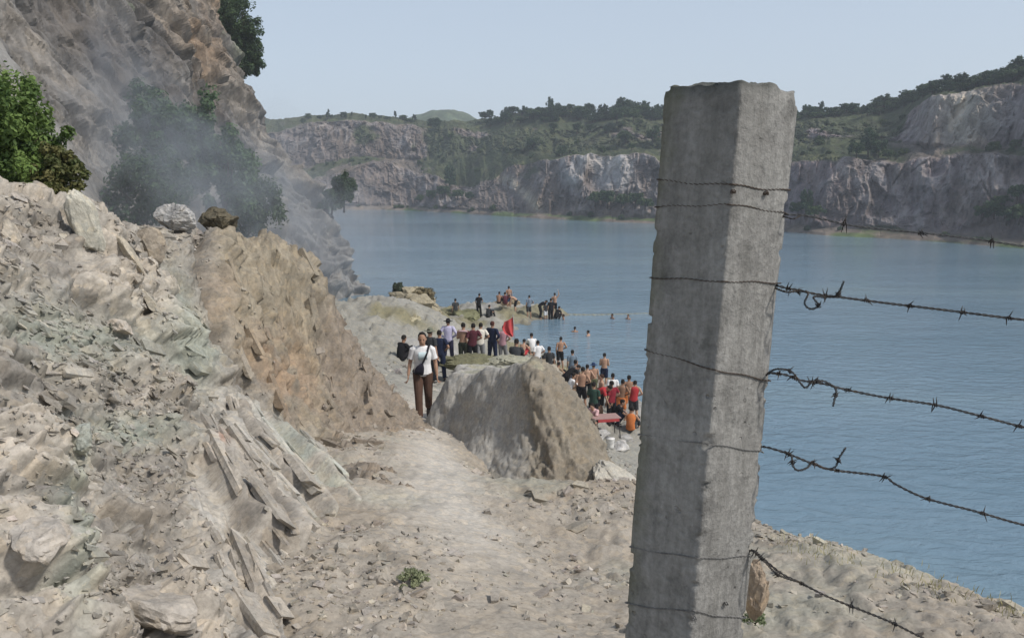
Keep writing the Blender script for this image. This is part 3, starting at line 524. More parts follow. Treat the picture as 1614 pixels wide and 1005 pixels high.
wires = [
 ((326, 322, 337), [(1226, 336, 1.30), (1240, 338, 1.29), (1270, 340, 1.28), (1300, 346, 1.27), (1345, 356, 1.26), (1420, 364, 1.25), (1490, 371, 1.24), (1545, 378, 1.23), (1614, 388, 1.21), (1760, 408, 1.18)], [(1226, 338, 1.295), (1236, 341, 1.28), (1250, 345, 1.27), (1262, 340, 1.275)], [1330, 1452, 1562], 'uppermost thin grey barbed wire crossing in front of the far shoreline'),
  # wrap rows, strand pixels (x, y, Y), end tail, barbs
 ((437, 443, 446), [(1216, 446, 1.30), (1232, 452, 1.28), (1262, 458, 1.27), (1290, 464, 1.265), (1330, 469, 1.26), (1400, 478, 1.25), (1460, 485, 1.24), (1517, 492, 1.23), (1614, 504, 1.21), (1760, 520, 1.18)],
  [(1220, 453, 1.29), (1240, 460, 1.26), (1258, 459, 1.268), (1274, 461, 1.255), (1268, 478, 1.25), (1278, 487, 1.25), (1290, 481, 1.25), (1282, 468, 1.255), (1300, 468, 1.26), (1318, 467, 1.25), (1324, 458, 1.25), (1330, 443, 1.245)], [1242, 1300, 1368, 1435, 1517, 1592], 'second barbed wire from the top, with a curled loop and upturned tail'),
 ((550, 583, 600), [(1200, 598, 1.30), (1213, 588, 1.28), (1240, 591, 1.27), (1262, 599, 1.265), (1300, 605, 1.26), (1330, 613, 1.26), (1400, 627, 1.25), (1475, 638, 1.24), (1548, 656, 1.23), (1614, 673, 1.22), (1760, 705, 1.19)],
  [(1212, 586, 1.29), (1226, 581, 1.26), (1248, 586, 1.255), (1262, 604, 1.25), (1270, 611, 1.25), (1280, 602, 1.25), (1296, 600, 1.255), (1310, 606, 1.25), (1318, 615, 1.25), (1316, 626, 1.245), (1313, 640, 1.24)], [1228, 1250, 1280, 1335, 1402, 1475, 1548, 1608], 'middle barbed wire, its knotted end hanging a short straight tail'),
 ((684, 700, 712), [(1194, 702, 1.30), (1215, 706, 1.28), (1245, 716, 1.27), (1290, 734, 1.26), (1318, 741, 1.26), (1390, 750, 1.25), (1412, 763, 1.248), (1460, 785, 1.24), (1540, 806, 1.23), (1614, 827, 1.22), (1760, 862, 1.2)],
  [(1235, 711, 1.27), (1247, 716, 1.262), (1250, 734, 1.25), (1258, 741, 1.25), (1272, 737, 1.25), (1282, 729, 1.255), (1300, 738, 1.25), (1316, 736, 1.25), (1322, 722, 1.245), (1333, 705, 1.24)], [1244, 1318, 1395, 1465, 1548], 'fourth barbed wire from the top, with a hooked twist and a kink before it sags'),
 ((862, 880, 876), [(1178, 872, 1.30), (1188, 868, 1.28), (1230, 902, 1.26), (1262, 918, 1.255), (1310, 942, 1.25), (1400, 978, 1.24), (1455, 1005, 1.23), (1600, 1075, 1.2)],
  [(1186, 866, 1.28), (1205, 884, 1.262), (1222, 902, 1.25), (1240, 911, 1.25), (1262, 917, 1.25)], [1192, 1265, 1340, 1410], 'lowest barbed wire drooping from the post towards the stony ground')]
for wi, (rows, st, tail, bb, lab) in enumerate(wires):
    mb = MB(); pts = spline([P(*q_) for q_ in st], 150)
    twist(mb, pts, .019) if wi else twist(mb, pts, .019, .0008, .001)
    o = link('barbed_wire', mb.mesh('barbed_wire', M_wire if wi else M_grey), label=lab, category='barbed wire', group='barbed wires tied to the concrete post')
    wrap('post_loop', rows, M_rust if wi < 3 else M_galv, o)
    mb = MB(); tp_ = spline([P(*q_) for q_ in tail], 110); twist(mb, tp_, .012, .0009 if wi else .0006, .0013 if wi else .0007); link('twisted_end', mb.mesh('twisted_end', M_wire), o)
    pxs = np.array([project(p_)[0] for p_ in pts])
    for bi, b_ in enumerate(bb):
        i_ = int(np.argmin(np.abs(pxs - b_))); t_ = pts[min(i_ + 1, len(pts) - 1)] - pts[max(i_ - 1, 0)]
        link('barb', barb(pts[i_], t_, wi * 20 + bi).mesh('barb', M_wire), o)
    i_ = int(np.argmin(np.abs(pxs - bb[0])))
    tps_ = [tp_[20], tp_[60], tp_[95]]
    for bi, p_ in enumerate(tps_[:1 if wi == 0 else 2 if wi == 4 else 3]): link('barb', barb(p_, tp_[30] - tp_[28], 200 + wi * 9 + bi, .009).mesh('barb', M_wire), o)
for rows, lab, m_ in (((283, 291, 300), 'rusty wire binding round the post nearest its top', M_rust), ((950, 963, 974), 'wire binding round the foot of the post at the bottom edge', M_galv)):
    mb = MB(); twist(mb, loop_pts(*rows, .002), .02, .0008, .0009); o = link('wire_binding', mb.mesh('wire_binding', m_), label=lab, category='wire', group='wire bindings without strands on the post')
    for t_, sd in ((near, 1), (right, 2)):
        p_ = post_pt(t_[0] * .55 + near[0] * .45, t_[1] * .55 + near[1] * .45, edge_z(*near, rows[1])); link('knot', barb(p_ * .999 + np.array([0, -.003, 0]), np.array([1, .3, 0]), sd + rows[0], .007).mesh('knot', m_), o)
# ------------------------------------------------------------------ rocks lying about
def boulder(label, loc, dims, seed, colr, rot=(0, 0, 0), cat='boulder', sub=5, fc=1.6, amp=.30, name='boulder', group=None):
    bm = bmesh.new(); bmesh.ops.create_icosphere(bm, subdivisions=sub, radius=1.0); v_ = np.array([x.co for x in bm.verts]); f_ = np.array([[x.index for x in y.verts] for y in bm.faces]); bm.free()
    a_, _, _ = cells(v_ * fc + seed * 3.1, 400 + seed, 1.0); b_, _, _ = cells(v_ * fc * 3 + seed, 420 + seed, 1.0)
    for k_ in range(9):
        d_ = nrm_(rng.normal(size=3)); h_ = rng.uniform(.55, .85); e_ = v_ @ d_ - h_; v_ = v_ - np.outer(np.clip(e_, 0, 9) * .95, d_)
    v_ = v_ * (1 + .35 * amp * a_ + .12 * amp * b_ + .05 * fbm(v_ * 5 + seed, 3, 5))[:, None] * np.asarray(dims)
    tt_ = np.tile(np.asarray(colr, float), (len(v_), 1)) * (1 + .35 * fbm(v_ / max(dims) * 2 + seed, 4, 440))[:, None]
    o = link(name, mesh_np(name, v_, f_, False, tt_, [M_stone]), label=label, category=cat)
    if group: o['group'] = group
    o.location = loc; o.rotation_euler = rot; return o
rbk = bv - np.array([0, 0, EYE]); dbk = rbk[:, 1] * math.cos(PIT) - rbk[:, 2] * math.sin(PIT); dbk = np.maximum(dbk, .2); fbx = CX + F * rbk[:, 0] / dbk; fby = CY - F * (rbk[:, 1] * math.sin(PIT) + rbk[:, 2] * math.cos(PIT)) / dbk
def on_bank(x_, y_):
    ii = np.where((np.abs(fbx - x_) < 5) & (np.abs(fby - y_) < 5))[0]
    if len(ii) == 0: ii = np.argsort((fbx - x_) ** 2 + (fby - y_) ** 2)[:1]
    return bv[ii[np.argmin(dbk[ii])]]
boulder('pale grey jagged boulder on the crest of the bank, left of the dark boulder', P(275, 346, 10.3), (.27, .25, .19), 1, (.37, .36, .345), (0, 0, .4))
boulder('dark brown blocky boulder on the crest of the bank against the smoke', P(343, 350, 11.0), (.30, .27, .22), 2, (.115, .10, .07), (.1, -.1, .8))
boulder('tall pale slab of rock standing upright in the bank below the leafy shrub', on_bank(137, 362) + np.array([.03, -.06, .02]), (.15, .10, .36), 3, (.50, .475, .40), (.15, -.22, .3), 'rock slab', 5, 1.2, .2, 'rock_slab')
for n_, (x_, y_, d_, c_, r_, l_) in enumerate(((240, 388, (.20, .16, .24), (.29, .25, .20), (.1, -.3, .5), 'rounded brown block of rock set in the bank below the pale boulder'), (205, 402, (.05, .09, .22), (.42, .37, .29), (.1, -.45, .2), 'thin tan plate of rock standing left of the rounded brown block'), (192, 512, (.12, .11, .07), (.44, .39, .33), (.2, .3, .9), 'pale knobbly rock on the bank beside the greenish patch'),
    (240, 475, (.045, .08, .17), (.40, .36, .29), (.1, -.5, .3), 'narrow tan splinter of rock below the rounded brown block'), (20, 365, (.06, .12, .13), (.42, .37, .30), (.1, -.3, .2), 'flat pale rock in the bank under the leafy shrub at the left edge'), (130, 685, (.07, .09, .10), (.36, .37, .32), (.2, .2, .4), 'greenish rock with a dark hollow beside it, in the lower bank'), (60, 840, (.12, .15, .07), (.42, .38, .33), (.2, .5, .3), 'pale flat rock low on the bank at the left edge'), (250, 955, (.20, .17, .10), (.42, .38, .33), (.1, .5, .6), 'large smooth pale rock at the bottom edge of the bank'))):
    boulder(l_, on_bank(x_, y_) + np.array([.02, -.02, 0]), d_, 60 + n_, c_, r_, 'rock', 4, 1.3, .22, 'rock')
boulder('flat pale rock slab lying on the slope between the mound and the post', P(968, 756, 10.9), (.42, .5, .13), 4, (.43, .40, .34), (.25, .28, .5), 'rock slab', 5, 1.2, .2, 'rock_slab')
boulder('upright tan rock beside the foot of the concrete post', P(1190, 930, 4.1), (.085, .09, .17), 5, (.34, .27, .20), (0, .15, .2), 'rock', 5, 1.4, .25, 'rock')
boulder('low dark mossy boulder in front of the men in the group', P(742, 575, 26.5), (1.0, .8, .36), 6, (.16, .155, .095), (0, .05, .3))
boulder('wide light flat-topped boulder right of the dark mossy one, below the crouching man', P(800, 575, 26), (1.0, .8, .30), 7, (.36, .35, .27), (0, -.05, -.2))
boulder('low light rock at the top right corner of the mound', P(848, 588, 22), (.7, .6, .34), 8, (.36, .32, .26), (0, .1, .6))
boulder('rounded tan rock outcrop under the scrubby bush by the lake', P(655, 482, 43.2), (1.8, 1.5, .95), 9, (.31, .275, .20), (0, .05, .2), 'outcrop', 5, 1.4, .3, 'rock_outcrop')
boulder('pale greenish rock face at the left end of the outcrop', P(622, 500, 42), (.9, .8, .9), 10, (.36, .38, .33), (0, 0, 1), 'outcrop', 5, 1.4, .3, 'rock_outcrop')
boulder('yellowish rock lump under the outcrop, above the seated man in black', P(652, 520, 38), (1.3, 1.1, .75), 11, (.38, .34, .23), (0, 0, 2.0), 'outcrop', 5, 1.4, .3, 'rock_outcrop')
for n_, (bx_, by_, Yb_, r_, c_, l_) in enumerate(((712, 494, 57, 1.1, (.22, .21, .13), 'olive rock at the left of the low point'), (738, 500, 56, 1.4, (.20, .20, .115), 'olive rock left of the standing dark figure on the point'), (775, 500, 58, 1.0, (.25, .21, .13), 'brownish rock in the middle of the low point'), (800, 482, 62, 1.3, (.30, .235, .16), 'tan rock on the point with bathers sitting on it'), (845, 496, 61, 1.0, (.29, .25, .19), 'tan rock at the water right of the flag'), (868, 498, 61, 1.1, (.24, .22, .22), 'greyish rock at the tip of the point'))):
    boulder(l_, P(bx_, by_, Yb_), (r_, r_ * .8, r_ * .42), 20 + n_, c_, (0, 0, n_ * 1.1), 'rock', 4, 1.5, .3, 'rock', 'rocks on the low point')
sh_ = [(905, 652), (880, 640), (1000, 668), (985, 690), (940, 690), (912, 680), (870, 600), (858, 585), (975, 705), (890, 660), (1002, 640), (925, 705)]
for n_, (bx_, by_) in enumerate(sh_):
    lo_, hi_ = 15.0, 50.0
    for _ in range(30):
        md = (lo_ + hi_) / 2; q_ = P(bx_, by_, md)
        if q_[2] > ground_z(q_[0], q_[1], False)[0]: lo_ = md
        else: hi_ = md
    r_ = rng.uniform(.28, .6); boulder('grey and buff angular rock on the stony beach among the bathers', q_, (r_, r_ * .8, r_ * .5), 40 + n_, rng.choice([.30, .38, .46]) * np.array([1, .97, .92]), (0, 0, n_), 'rock', 3, 1.5, .3, 'rock', 'rocks on the stony beach')
# rubble and gravel: uncountable broken fragments
CUBE = np.array([[-1, -1, -1], [1, -1, -1], [1, 1, -1], [-1, 1, -1], [-1, -1, 1], [1, -1, 1], [1, 1, 1], [-1, 1, 1]], float); CF = np.array([[0, 3, 2, 1], [4, 5, 6, 7], [0, 1, 5, 4], [1, 2, 6, 5], [2, 3, 7, 6], [3, 0, 4, 7]])
def blocks(name, pts, nor, ax, size, shape, cols, jit=.38, wob=.5, sink=.25):
    n_ = len(pts); u = ax + rng.normal(size=(n_, 3)) * wob; n2_ = nor + rng.normal(size=(n_, 3)) * wob * .55; n2_ /= np.linalg.norm(n2_, axis=1)[:, None]
    u -= n2_ * (u * n2_).sum(1)[:, None]; u /= np.linalg.norm(u, axis=1)[:, None]; w_ = np.cross(n2_, u)
    c_ = CUBE[None] * (1 + rng.normal(size=(n_, 8, 3)) * jit * .5) + rng.normal(size=(n_, 8, 3)) * jit * .5
    c_ = c_ * (np.asarray(shape) * rng.uniform(.6, 1.4, (n_, 3)))[:, None, :] * size[:, None, None]
    v_ = c_[..., :1] * u[:, None] + c_[..., 1:2] * w_[:, None] + c_[..., 2:] * n2_[:, None] + pts[:, None] + (n2_ * (size * sink)[:, None] * np.asarray(shape)[2])[:, None]
    f_ = (CF[None] + (np.arange(n_) * 8)[:, None, None]).reshape(-1, 4)
    return link(name, mesh_np(name, v_.reshape(-1, 3), f_, False, np.repeat(cols, 8, 0), [M_stone]), kind='stuff')
def tones(n_): return (rng.choice([.17, .25, .33, .42, .50], n_, p=[.14, .24, .32, .22, .08]) * rng.uniform(.85, 1.15, n_))[:, None] * (np.array([1, .91, .79]) + rng.normal(size=(n_, 3)) * np.array([.0, .02, .035]))
bs_ = nm_bank
cand = np.where((bv[:, 1] > 1.6) & (bv[:, 1] < 16) & (bx > -60) & (bx < 660))[0]; dn = np.clip(fbm(bv[cand] * 1.0, 4, 503) + .32, .02, 1) ** 1.3 * (frag[cand] + .30 * spur[cand] + .015 * slab[cand]) * (.5 + 2.2 * blob(60, 420, 200, 130)[cand] + 1.6 * blob(170, 620, 200, 90)[cand] + 1.5 * blob(200, 850, 120, 130)[cand] + 2 * blob(600, 700, 60, 60)[cand])
ib = rng.choice(cand, 13000, p=dn / dn.sum()); szb = (.005 + .013 * rng.random(13000) ** 3 + .03 * rng.random(13000) ** 40) * np.clip(bv[ib, 1] / 5, .55, 2.0) ** .6
colb = tones(13000) * .45 + t0[ib] * .6
blocks('rubble', bv[ib], bs_[ib], np.tile(hb, (13000, 1)), szb, (1.7, .85, .42), colb, .42, .30, -.25)
# thin beds of rock standing proud of the bank, along the slabs and across the broken face
def beds(n_, mask, axis_, size0, size1, shape, wob, sink, mixk):
    cd = np.where((mask > .5) & (bv[:, 1] > 2) & (bx > -40) & (bx < 640) & (by > 300) & (by < 1040))[0]; w_ = mask[cd] * (bv[cd, 1] ** 1.0) * np.clip(fbm(bv[cd] * 1.4, 3, 601) + .35, .03, 1); ii = rng.choice(cd, n_, p=w_ / w_.sum())
    sz_ = (size0 + (size1 - size0) * rng.random(n_) ** 2) * np.clip(bv[ii, 1] / 5, .7, 1.8) ** .6; cl_ = t0[ii] * mixk * rng.uniform(.8, 1.15, (n_, 1))
    o = blocks('rock_beds', bv[ii], bs_[ii], np.tile(axis_, (n_, 1)), sz_, shape, cl_, .22, wob, sink); o['kind'] = 'structure'; return o
beds(380, slab, fall, .018, .050, (5.2, 1.0, .5), .05, -.72, 1.04)
beds(260, frag, hb, .016, .045, (2.6, 1.1, .5), .16, -.7, 1.0)
beds(150, spur, np.array([.15, -.25, -1.0]), .02, .05, (3.4, .9, .6), .14, -.7, 1.0)
gvis = np.where((gv[:, 1] > 2.5) & (gv[:, 1] < 30) & (np.abs(gv[:, 0]) < .72 * gv[:, 1]) & (gv[:, 2] > .8))[0]
wgt = 1.0 - .88 * np.exp(-((gv[gvis, 0] - xc[gvis]) / .5) ** 2); wgt = wgt * np.clip(fbm(gv[gvis] * np.array([.9, .9, 0]), 4, 501) + .30, .02, 1) ** 1.6
ig = rng.choice(gvis, 15000, p=wgt / wgt.sum()); szg = (.0035 + .016 * rng.random(15000) ** 4 + .035 * rng.random(15000) ** 40) * np.clip(gv[ig, 1] / 5, .7, 5) ** .75
blocks('gravel', gv[ig], np.tile([0, 0, 1.0], (15000, 1)), rng.normal(size=(15000, 3)), szg, (1.2, .9, .6), tones(15000) * .55 + tn[ig] * .5, .42, .5, .2)
# ------------------------------------------------------------------ foliage
def crown_mesh(name, seed, radii, nclump, nleaf, leaf, c1, c2, shell=.55, clump=.28, low=False):
    r = np.random.default_rng(seed); radii = np.asarray(radii, float)
    d = r.normal(size=(nclump, 3)); d /= np.linalg.norm(d, axis=1)[:, None]; d[:, 2] = np.where((d[:, 2] < -.55) & (not low), -d[:, 2], d[:, 2])
    ctr = d * (shell + (1 - shell) * r.random((nclump, 1)) ** .5) * np.clip(1 + .25 * r.normal(size=(nclump, 1)), .5, 1.2) * .8
    n_ = nclump * nleaf; cs_ = clump * r.uniform(.55, 1.25, nclump)
    o_ = r.normal(size=(nclump, nleaf, 3)); o_ = o_ / np.linalg.norm(o_, axis=2, keepdims=True) * r.random((nclump, nleaf, 1)) ** .45 * cs_[:, None, None]
    p = ((ctr[:, None] + o_).reshape(-1, 3)) * radii
    nrm = o_.reshape(-1, 3) / (np.linalg.norm(o_.reshape(-1, 3), axis=1)[:, None] + 1e-9) + r.normal(size=(n_, 3)) * .7 + np.array([0, 0, .35]); nrm /= np.linalg.norm(nrm, axis=1)[:, None]
    u = np.cross(nrm, r.normal(size=(n_, 3))); u /= np.linalg.norm(u, axis=1)[:, None]; w_ = np.cross(nrm, u); L = leaf * r.uniform(.6, 1.35, (n_, 1))
    v_ = np.stack([p - u * L, p + w_ * L * .55 + nrm * L * .12, p + u * L, p - w_ * L * .55 + nrm * L * .12], 1).reshape(-1, 3)
    tcl = np.repeat(r.random(nclump), nleaf) * .6 + r.random(n_) * .4; col_ = np.asarray(c1)[None] * (1 - tcl[:, None]) + np.asarray(c2)[None] * tcl[:, None]
    return mesh_np(name, v_, np.arange(n_ * 4).reshape(-1, 4), False, np.repeat(col_, 4, 0), [M_leaf])
def stems_mesh(name, seed, radii, nb, h0, r0, trunk=True):
    r = np.random.default_rng(seed); mb = MB(); radii = np.asarray(radii, float)
    if trunk: mb.tube(spline([(0, 0, -h0), (.03 * radii[0], .02, -h0 * .5), (0, 0, 0), (0, 0, radii[2] * .5)], 8), np.linspace(r0, r0 * .4, 8), 7)
    for k_ in range(nb):
        d = r.normal(size=3); d[2] = abs(d[2]) + .3; d = nrm_(d) * radii * r.uniform(.5, .85); s0 = np.array([0, 0, -h0 * r.uniform(0, 1 if not trunk else .35)])
        mb.tube(spline([s0, s0 * .5 + d * .45 + r.normal(size=3) * .06 * radii, d], 7), np.linspace(r0 * .55, r0 * .1, 7), 5)
    return mb.mesh(name, M_bark)
def make_plant(kind, label, cat, loc, seed, radii, h0, r0, nclump, nleaf, leaf, c1, c2, group=None, trunk=True, nb=7, **kw):
    o = bpy.data.objects.new(kind, None); COL.objects.link(o); o.location = loc; o['label'] = label; o['category'] = cat
    if group: o['group'] = group
    c_ = link('crown' if trunk else 'foliage', crown_mesh('crown' if trunk else 'foliage', seed, radii, nclump, nleaf, leaf, c1, c2, **kw), o); c_.location = (0, 0, h0)
    t_ = link('trunk' if trunk else 'stem', stems_mesh('trunk' if trunk else 'stem', seed, radii, nb, h0, r0, trunk), o); t_.location = (0, 0, h0)
    return o
G1, G2 = (.030, .058, .016), (.085, .14, .035)
def root_h(px_, row_, Y): q_ = P(px_, row_, Y); return max(.4, float(q_[2] - ground_z(q_[0], q_[1], False)[0]) + .2)
def base_of(px_, prow_center, Y, radii, h0): q_ = P(px_, prow_center, Y); return q_ - np.array([0, 0, h0])
make_plant('shrub', 'bright green leafy shrub on top of the bank at the left edge', 'shrub', base_of(-2, 240, 8.3, 0, .55), 11, (.72, .7, .88), .55, .02, 170, 150, .026, G1, (.12, .18, .05), trunk=False, shell=.12, clump=.17, nb=16)
make_plant('shrub', 'lower leafy shrub with reddish tips standing right of the bright one', 'shrub', base_of(84, 284, 8.3, 0, .25), 12, (.36, .36, .38), .25, .015, 70, 130, .024, (.032, .055, .018), (.12, .11, .045), trunk=False, shell=.12, clump=.20, nb=12)
make_plant('tree', 'dark green tree in the smoke at the foot of the cliff', 'tree', base_of(275, 215, 30, 0, root_h(275, 215, 30)), 13, (2.2, 2.0, 2.3), root_h(275, 215, 30), .13, 110, 150, .085, (.022, .045, .022), (.06, .10, .045), shell=.15, clump=.17, nb=14, low=True)
make_plant('tree', 'wispy green tree right of the dark one, fading into the smoke', 'tree', base_of(350, 265, 31, 0, root_h(350, 265, 31)), 14, (1.7, 1.5, 2.0), root_h(350, 265, 31), .1, 62, 140, .085, (.03, .06, .028), (.07, .11, .05), shell=.12, clump=.20, nb=12, low=True)
make_plant('shrub', 'low bush half hidden in smoke behind the pale boulder', 'shrub', base_of(225, 295, 27, 0, root_h(225, 295, 27)), 15, (1.7, 1.4, 1.7), root_h(225, 295, 27), .06, 46, 130, .08, (.025, .05, .026), (.055, .085, .045), trunk=False, shell=.2, low=True)
make_plant('shrub', 'smoky bush at the cliff foot beyond the dark boulder', 'shrub', base_of(395, 325, 34, 0, root_h(395, 325, 34)), 16, (1.6, 1.4, 1.8), root_h(395, 325, 34), .06, 46, 130, .085, (.03, .05, .028), (.06, .085, .05), trunk=False, shell=.2, low=True)
for n_, (x_, y_, Y_, r_, l_) in enumerate(((350, 18, 84, 3.0, 'dark tree at the top of the cliff, highest against the sky'), (372, 58, 84, 2.8, 'dark tree clinging to the cliff edge below the highest one'), (388, 92, 85, 1.9, 'lowest dark shrub of the trees on the cliff edge'), (345, -8, 88, 3.0, 'dark tree behind the cliff edge, cut off by the top of the picture'))):
    make_plant('tree', l_, 'tree', base_of(x_, y_, Y_, 0, 1.2), 30 + n_, (r_, r_, r_ * 1.1), 1.2, .1, 100, 130, .13, (.018, .038, .016), (.05, .08, .035), 'trees on the cliff edge', trunk=False, low=True, shell=.15, clump=.22)
make_plant('shrub', 'dark bush on the rocks at the cliff foot where the lake begins', 'shrub', base_of(541, 302, 74, 0, 1.9), 41, (1.2, 1.3, 1.7), 1.9, .1, 80, 130, .10, (.016, .036, .018), (.04, .065, .032), shell=.3)
make_plant('shrub', 'dark bush below and left of the one at the lake corner', 'shrub', base_of(522, 318, 73.5, 0, 1.2), 42, (1.4, 1.3, 1.2), 1.2, .1, 70, 130, .10, (.02, .04, .02), (.045, .07, .035), shell=.3)
make_plant('shrub', 'dry scrubby bush along the top of the tan outcrop', 'shrub', base_of(664, 464, 43, 0, .3), 43, (1.0, .7, .32), .3, .02, 30, 90, .07, (.09, .085, .05), (.17, .14, .085), trunk=False)
make_plant('shrub', 'small dark upright bush at the left end of the tan outcrop', 'shrub', base_of(628, 456, 43, 0, .4), 44, (.32, .3, .42), .4, .03, 24, 90, .06, (.03, .045, .035), (.06, .075, .05))
# weeds near the path
def tuft(label, loc, n_, h_, spread, c1, c2, seed, group=None):
    r = np.random.default_rng(seed); V = []; C = []
    for k_ in range(n_):
        a_ = r.uniform(0, 6.28); d = np.array([math.cos(a_), math.sin(a_), 0]); b0 = d * r.uniform(0, spread * .4); L = h_ * r.uniform(.5, 1.1); lean = r.uniform(.2, .9); w_ = np.array([-d[1], d[0], 0]) * h_ * r.uniform(.03, .07)
        p1 = b0 + d * L * lean * .35 + np.array([0, 0, L * .6]); p2 = b0 + d * L * lean + np.array([0, 0, L * (1 - .35 * lean)]); V += [b0 - w_ * .6, b0 + w_ * .6, p1 + w_, p1 - w_, p1 - w_, p1 + w_, p2 + w_ * .15, p2 - w_ * .15]; c_ = np.asarray(c1) + (np.asarray(c2) - np.asarray(c1)) * r.random(); C += [c_] * 8
    o = link('weed', mesh_np('weed', V, np.arange(len(V)).reshape(-1, 4), False, C, [M_leaf]), label=label, category='weed'); o.location = loc
    if group: o['group'] = group
    return o
def on_ground(px_, py_, lo_=2.0, hi_=60.0):
    f_ = lambda Y: (lambda q_: q_[2] - ground_z(q_[0], q_[1], False)[0])(P(px_, py_, Y))
    Ya = np.linspace(lo_, hi_, 240); prev = lo_
    for Y in Ya:
        if f_(Y) < 0: break
        prev = Y
    lo_, hi_ = prev, Y
    for _ in range(20):
        md = (lo_ + hi_) / 2
        if f_(md) > 0: lo_ = md
        else: hi_ = md
    return P(px_, py_, md)
make_plant('weed', 'small dark green weed among the stones at the left of the path', 'weed', on_ground(652, 918), 71, (.13, .12, .045), .03, .006, 16, 50, .012, (.11, .13, .08), (.22, .24, .15), trunk=False, shell=.2)
make_plant('weed', 'weed growing in the stones right of the foot of the post', 'weed', on_ground(1190, 985), 72, (.09, .08, .045), .03, .006, 14, 50, .010, (.07, .10, .055), (.16, .19, .11), trunk=False, shell=.2)
V = []; C = []
for n_ in range(420):
    x_ = rng.uniform(1215, 1612); y_ = np.interp(x_, [1215, 1300, 1400, 1500, 1614], [845, 868, 898, 930, 966]) + abs(rng.normal()) * 9; q_ = on_ground(x_, y_, 3, 12) if n_ % 6 == 0 else q0_ + np.r_[rng.normal(size=2) * .06, 0]
    q0_ = q_; h_ = rng.uniform(.02, .06); d = np.r_[rng.normal(size=2), 0] * .4 * h_; w_ = nrm_(np.r_[rng.normal(size=2), 0]) * .0022; p1 = q_ + d * .4 + np.array([0, 0, h_ * .6]); p2 = q_ + d + np.array([0, 0, h_])
    V += [q_ - w_, q_ + w_, p1 + w_, p1 - w_, p1 - w_, p1 + w_, p2 + w_ * .2, p2 - w_ * .2]; C += [np.array([.2, .19, .10]) * rng.uniform(.7, 1.5)] * 8
link('grass', mesh_np('grass', V, np.arange(len(V)).reshape(-1, 4), False, C, [M_leaf]), kind='stuff')
# trees and bushes across the lake
fp = fvg.reshape(-1, 3); rl = fp - np.array([0, 0, EYE]); fd = rl[:, 1] * math.cos(PIT) - rl[:, 2] * math.sin(PIT); fpx = CX + F * rl[:, 0] / fd; fpy = CY - F * (rl[:, 1] * math.sin(PIT) + rl[:, 2] * math.cos(PIT)) / fd
def far_at(x_, y_):
    m_ = (np.abs(fpx - x_) < 3) & (np.abs(fpy - y_) < 3.5); ii = np.where(m_)[0]
    if len(ii) == 0: ii = np.argsort((fpx - x_) ** 2 + (fpy - y_) ** 2)[:1]
    return fp[ii[np.argmin(fd[ii])]]
def proto_tree(seed, radii, h0, kind, c1, c2, nclump=44, nleaf=44, leaf=.21, **kw):
    o = make_plant(kind, 'x', 'tree', (0, 0, 0), seed, radii, h0, .16, nclump, nleaf, leaf, c1, c2, shell=.25, clump=.25, **kw); return o
DK, MD = (.016, .036, .018), (.045, .075, .03)
protos = [proto_tree(61, (2.0, 2.0, 1.9), 2.2, 'tree', DK, MD), proto_tree(62, (1.6, 1.6, 2.4), 2.4, 'tree', DK, (.04, .07, .035)), proto_tree(63, (2.6, 2.4, 1.6), 2.0, 'tree', (.02, .042, .018), (.06, .09, .035)), proto_tree(64, (.9, .9, 2.6), 2.6, 'tree', (.014, .03, .018), (.035, .055, .03), 26, 42)]
shr = [proto_tree(65, (1.5, 1.4, .9), .7, 'shrub', (.03, .05, .022), (.075, .10, .04), 22, 40, .24, trunk=False), proto_tree(66, (1.2, 1.2, 1.2), .8, 'shrub', (.022, .042, .02), (.06, .085, .038), 20, 40, .24, trunk=False)]
used = set()
def put(src, loc, s_, label, group, cat, wide=1.0):
    r_ = rng.uniform(0, 6.28)
    if src.name not in used:
        used.add(src.name); o = src; o.location = loc; o.rotation_euler = (0, 0, r_); o.scale = (s_ * wide, s_ * wide, s_)
    else: o = copy_tree(src, loc, (0, 0, r_), (s_ * wide, s_ * wide, s_ * rng.uniform(.85, 1.15)))
    o['label'] = label; o['category'] = cat; o['group'] = group; return o
nF = len(sk_)
kcol = lambda k0, k1: np.where((sk_ >= k0) & (sk_ <= k1))[0]
def scatter(n_, px0, px1, k0, k1, srcs, smin, smax, label, group, cat, need=.3):
    ks = kcol(k0, k1); cnt = 0; tries = 0
    while cnt < n_ and tries < n_ * 40:
        tries += 1; ci = int(np.clip((rng.uniform(px0, px1) - 300) / 1700 * (len(pc) - 1), 0, len(pc) - 1)); ki = int(rng.choice(ks))
        if vegg[ci, ki] < need: continue
        q_ = fvg[ci, ki]; put(srcs[int(rng.integers(len(srcs)))], q_ - np.array([0, 0, .3]), rng.uniform(smin, smax), label, group, cat, 1.6 if 'skyline' in group and rng.random() < .8 else 1.0); cnt += 1
scatter(30, 455, 700, 5.1, 5.9, protos, .35, .75, 'dark tree on the skyline of the far quarry wall, left of the pale hill', 'skyline trees left of the pale hill', 'tree', -1)
scatter(84, 760, 1050, 5.3, 5.95, protos[:3], .5, 1.0, 'dark tree on the skyline between the pale hill and the post', 'skyline trees between the hill and the post', 'tree', -1)
scatter(120, 1235, 1640, 5.3, 5.95, protos[:3], .4, .72, 'dark tree on the rising skyline right of the post', 'skyline trees right of the post', 'tree', -1)
scatter(34, 700, 1045, 3.2, 5.0, shr + protos[:1], .55, 1.1, 'green bush on the far benches between the lake and the skyline', 'bushes on the far benches left of the post', 'bush', .25)
scatter(16, 450, 700, 3.1, 5.0, shr, .5, 1.0, 'dull bush on the bare brown slopes across the lake', 'bushes on the brown far slopes', 'bush', .1)
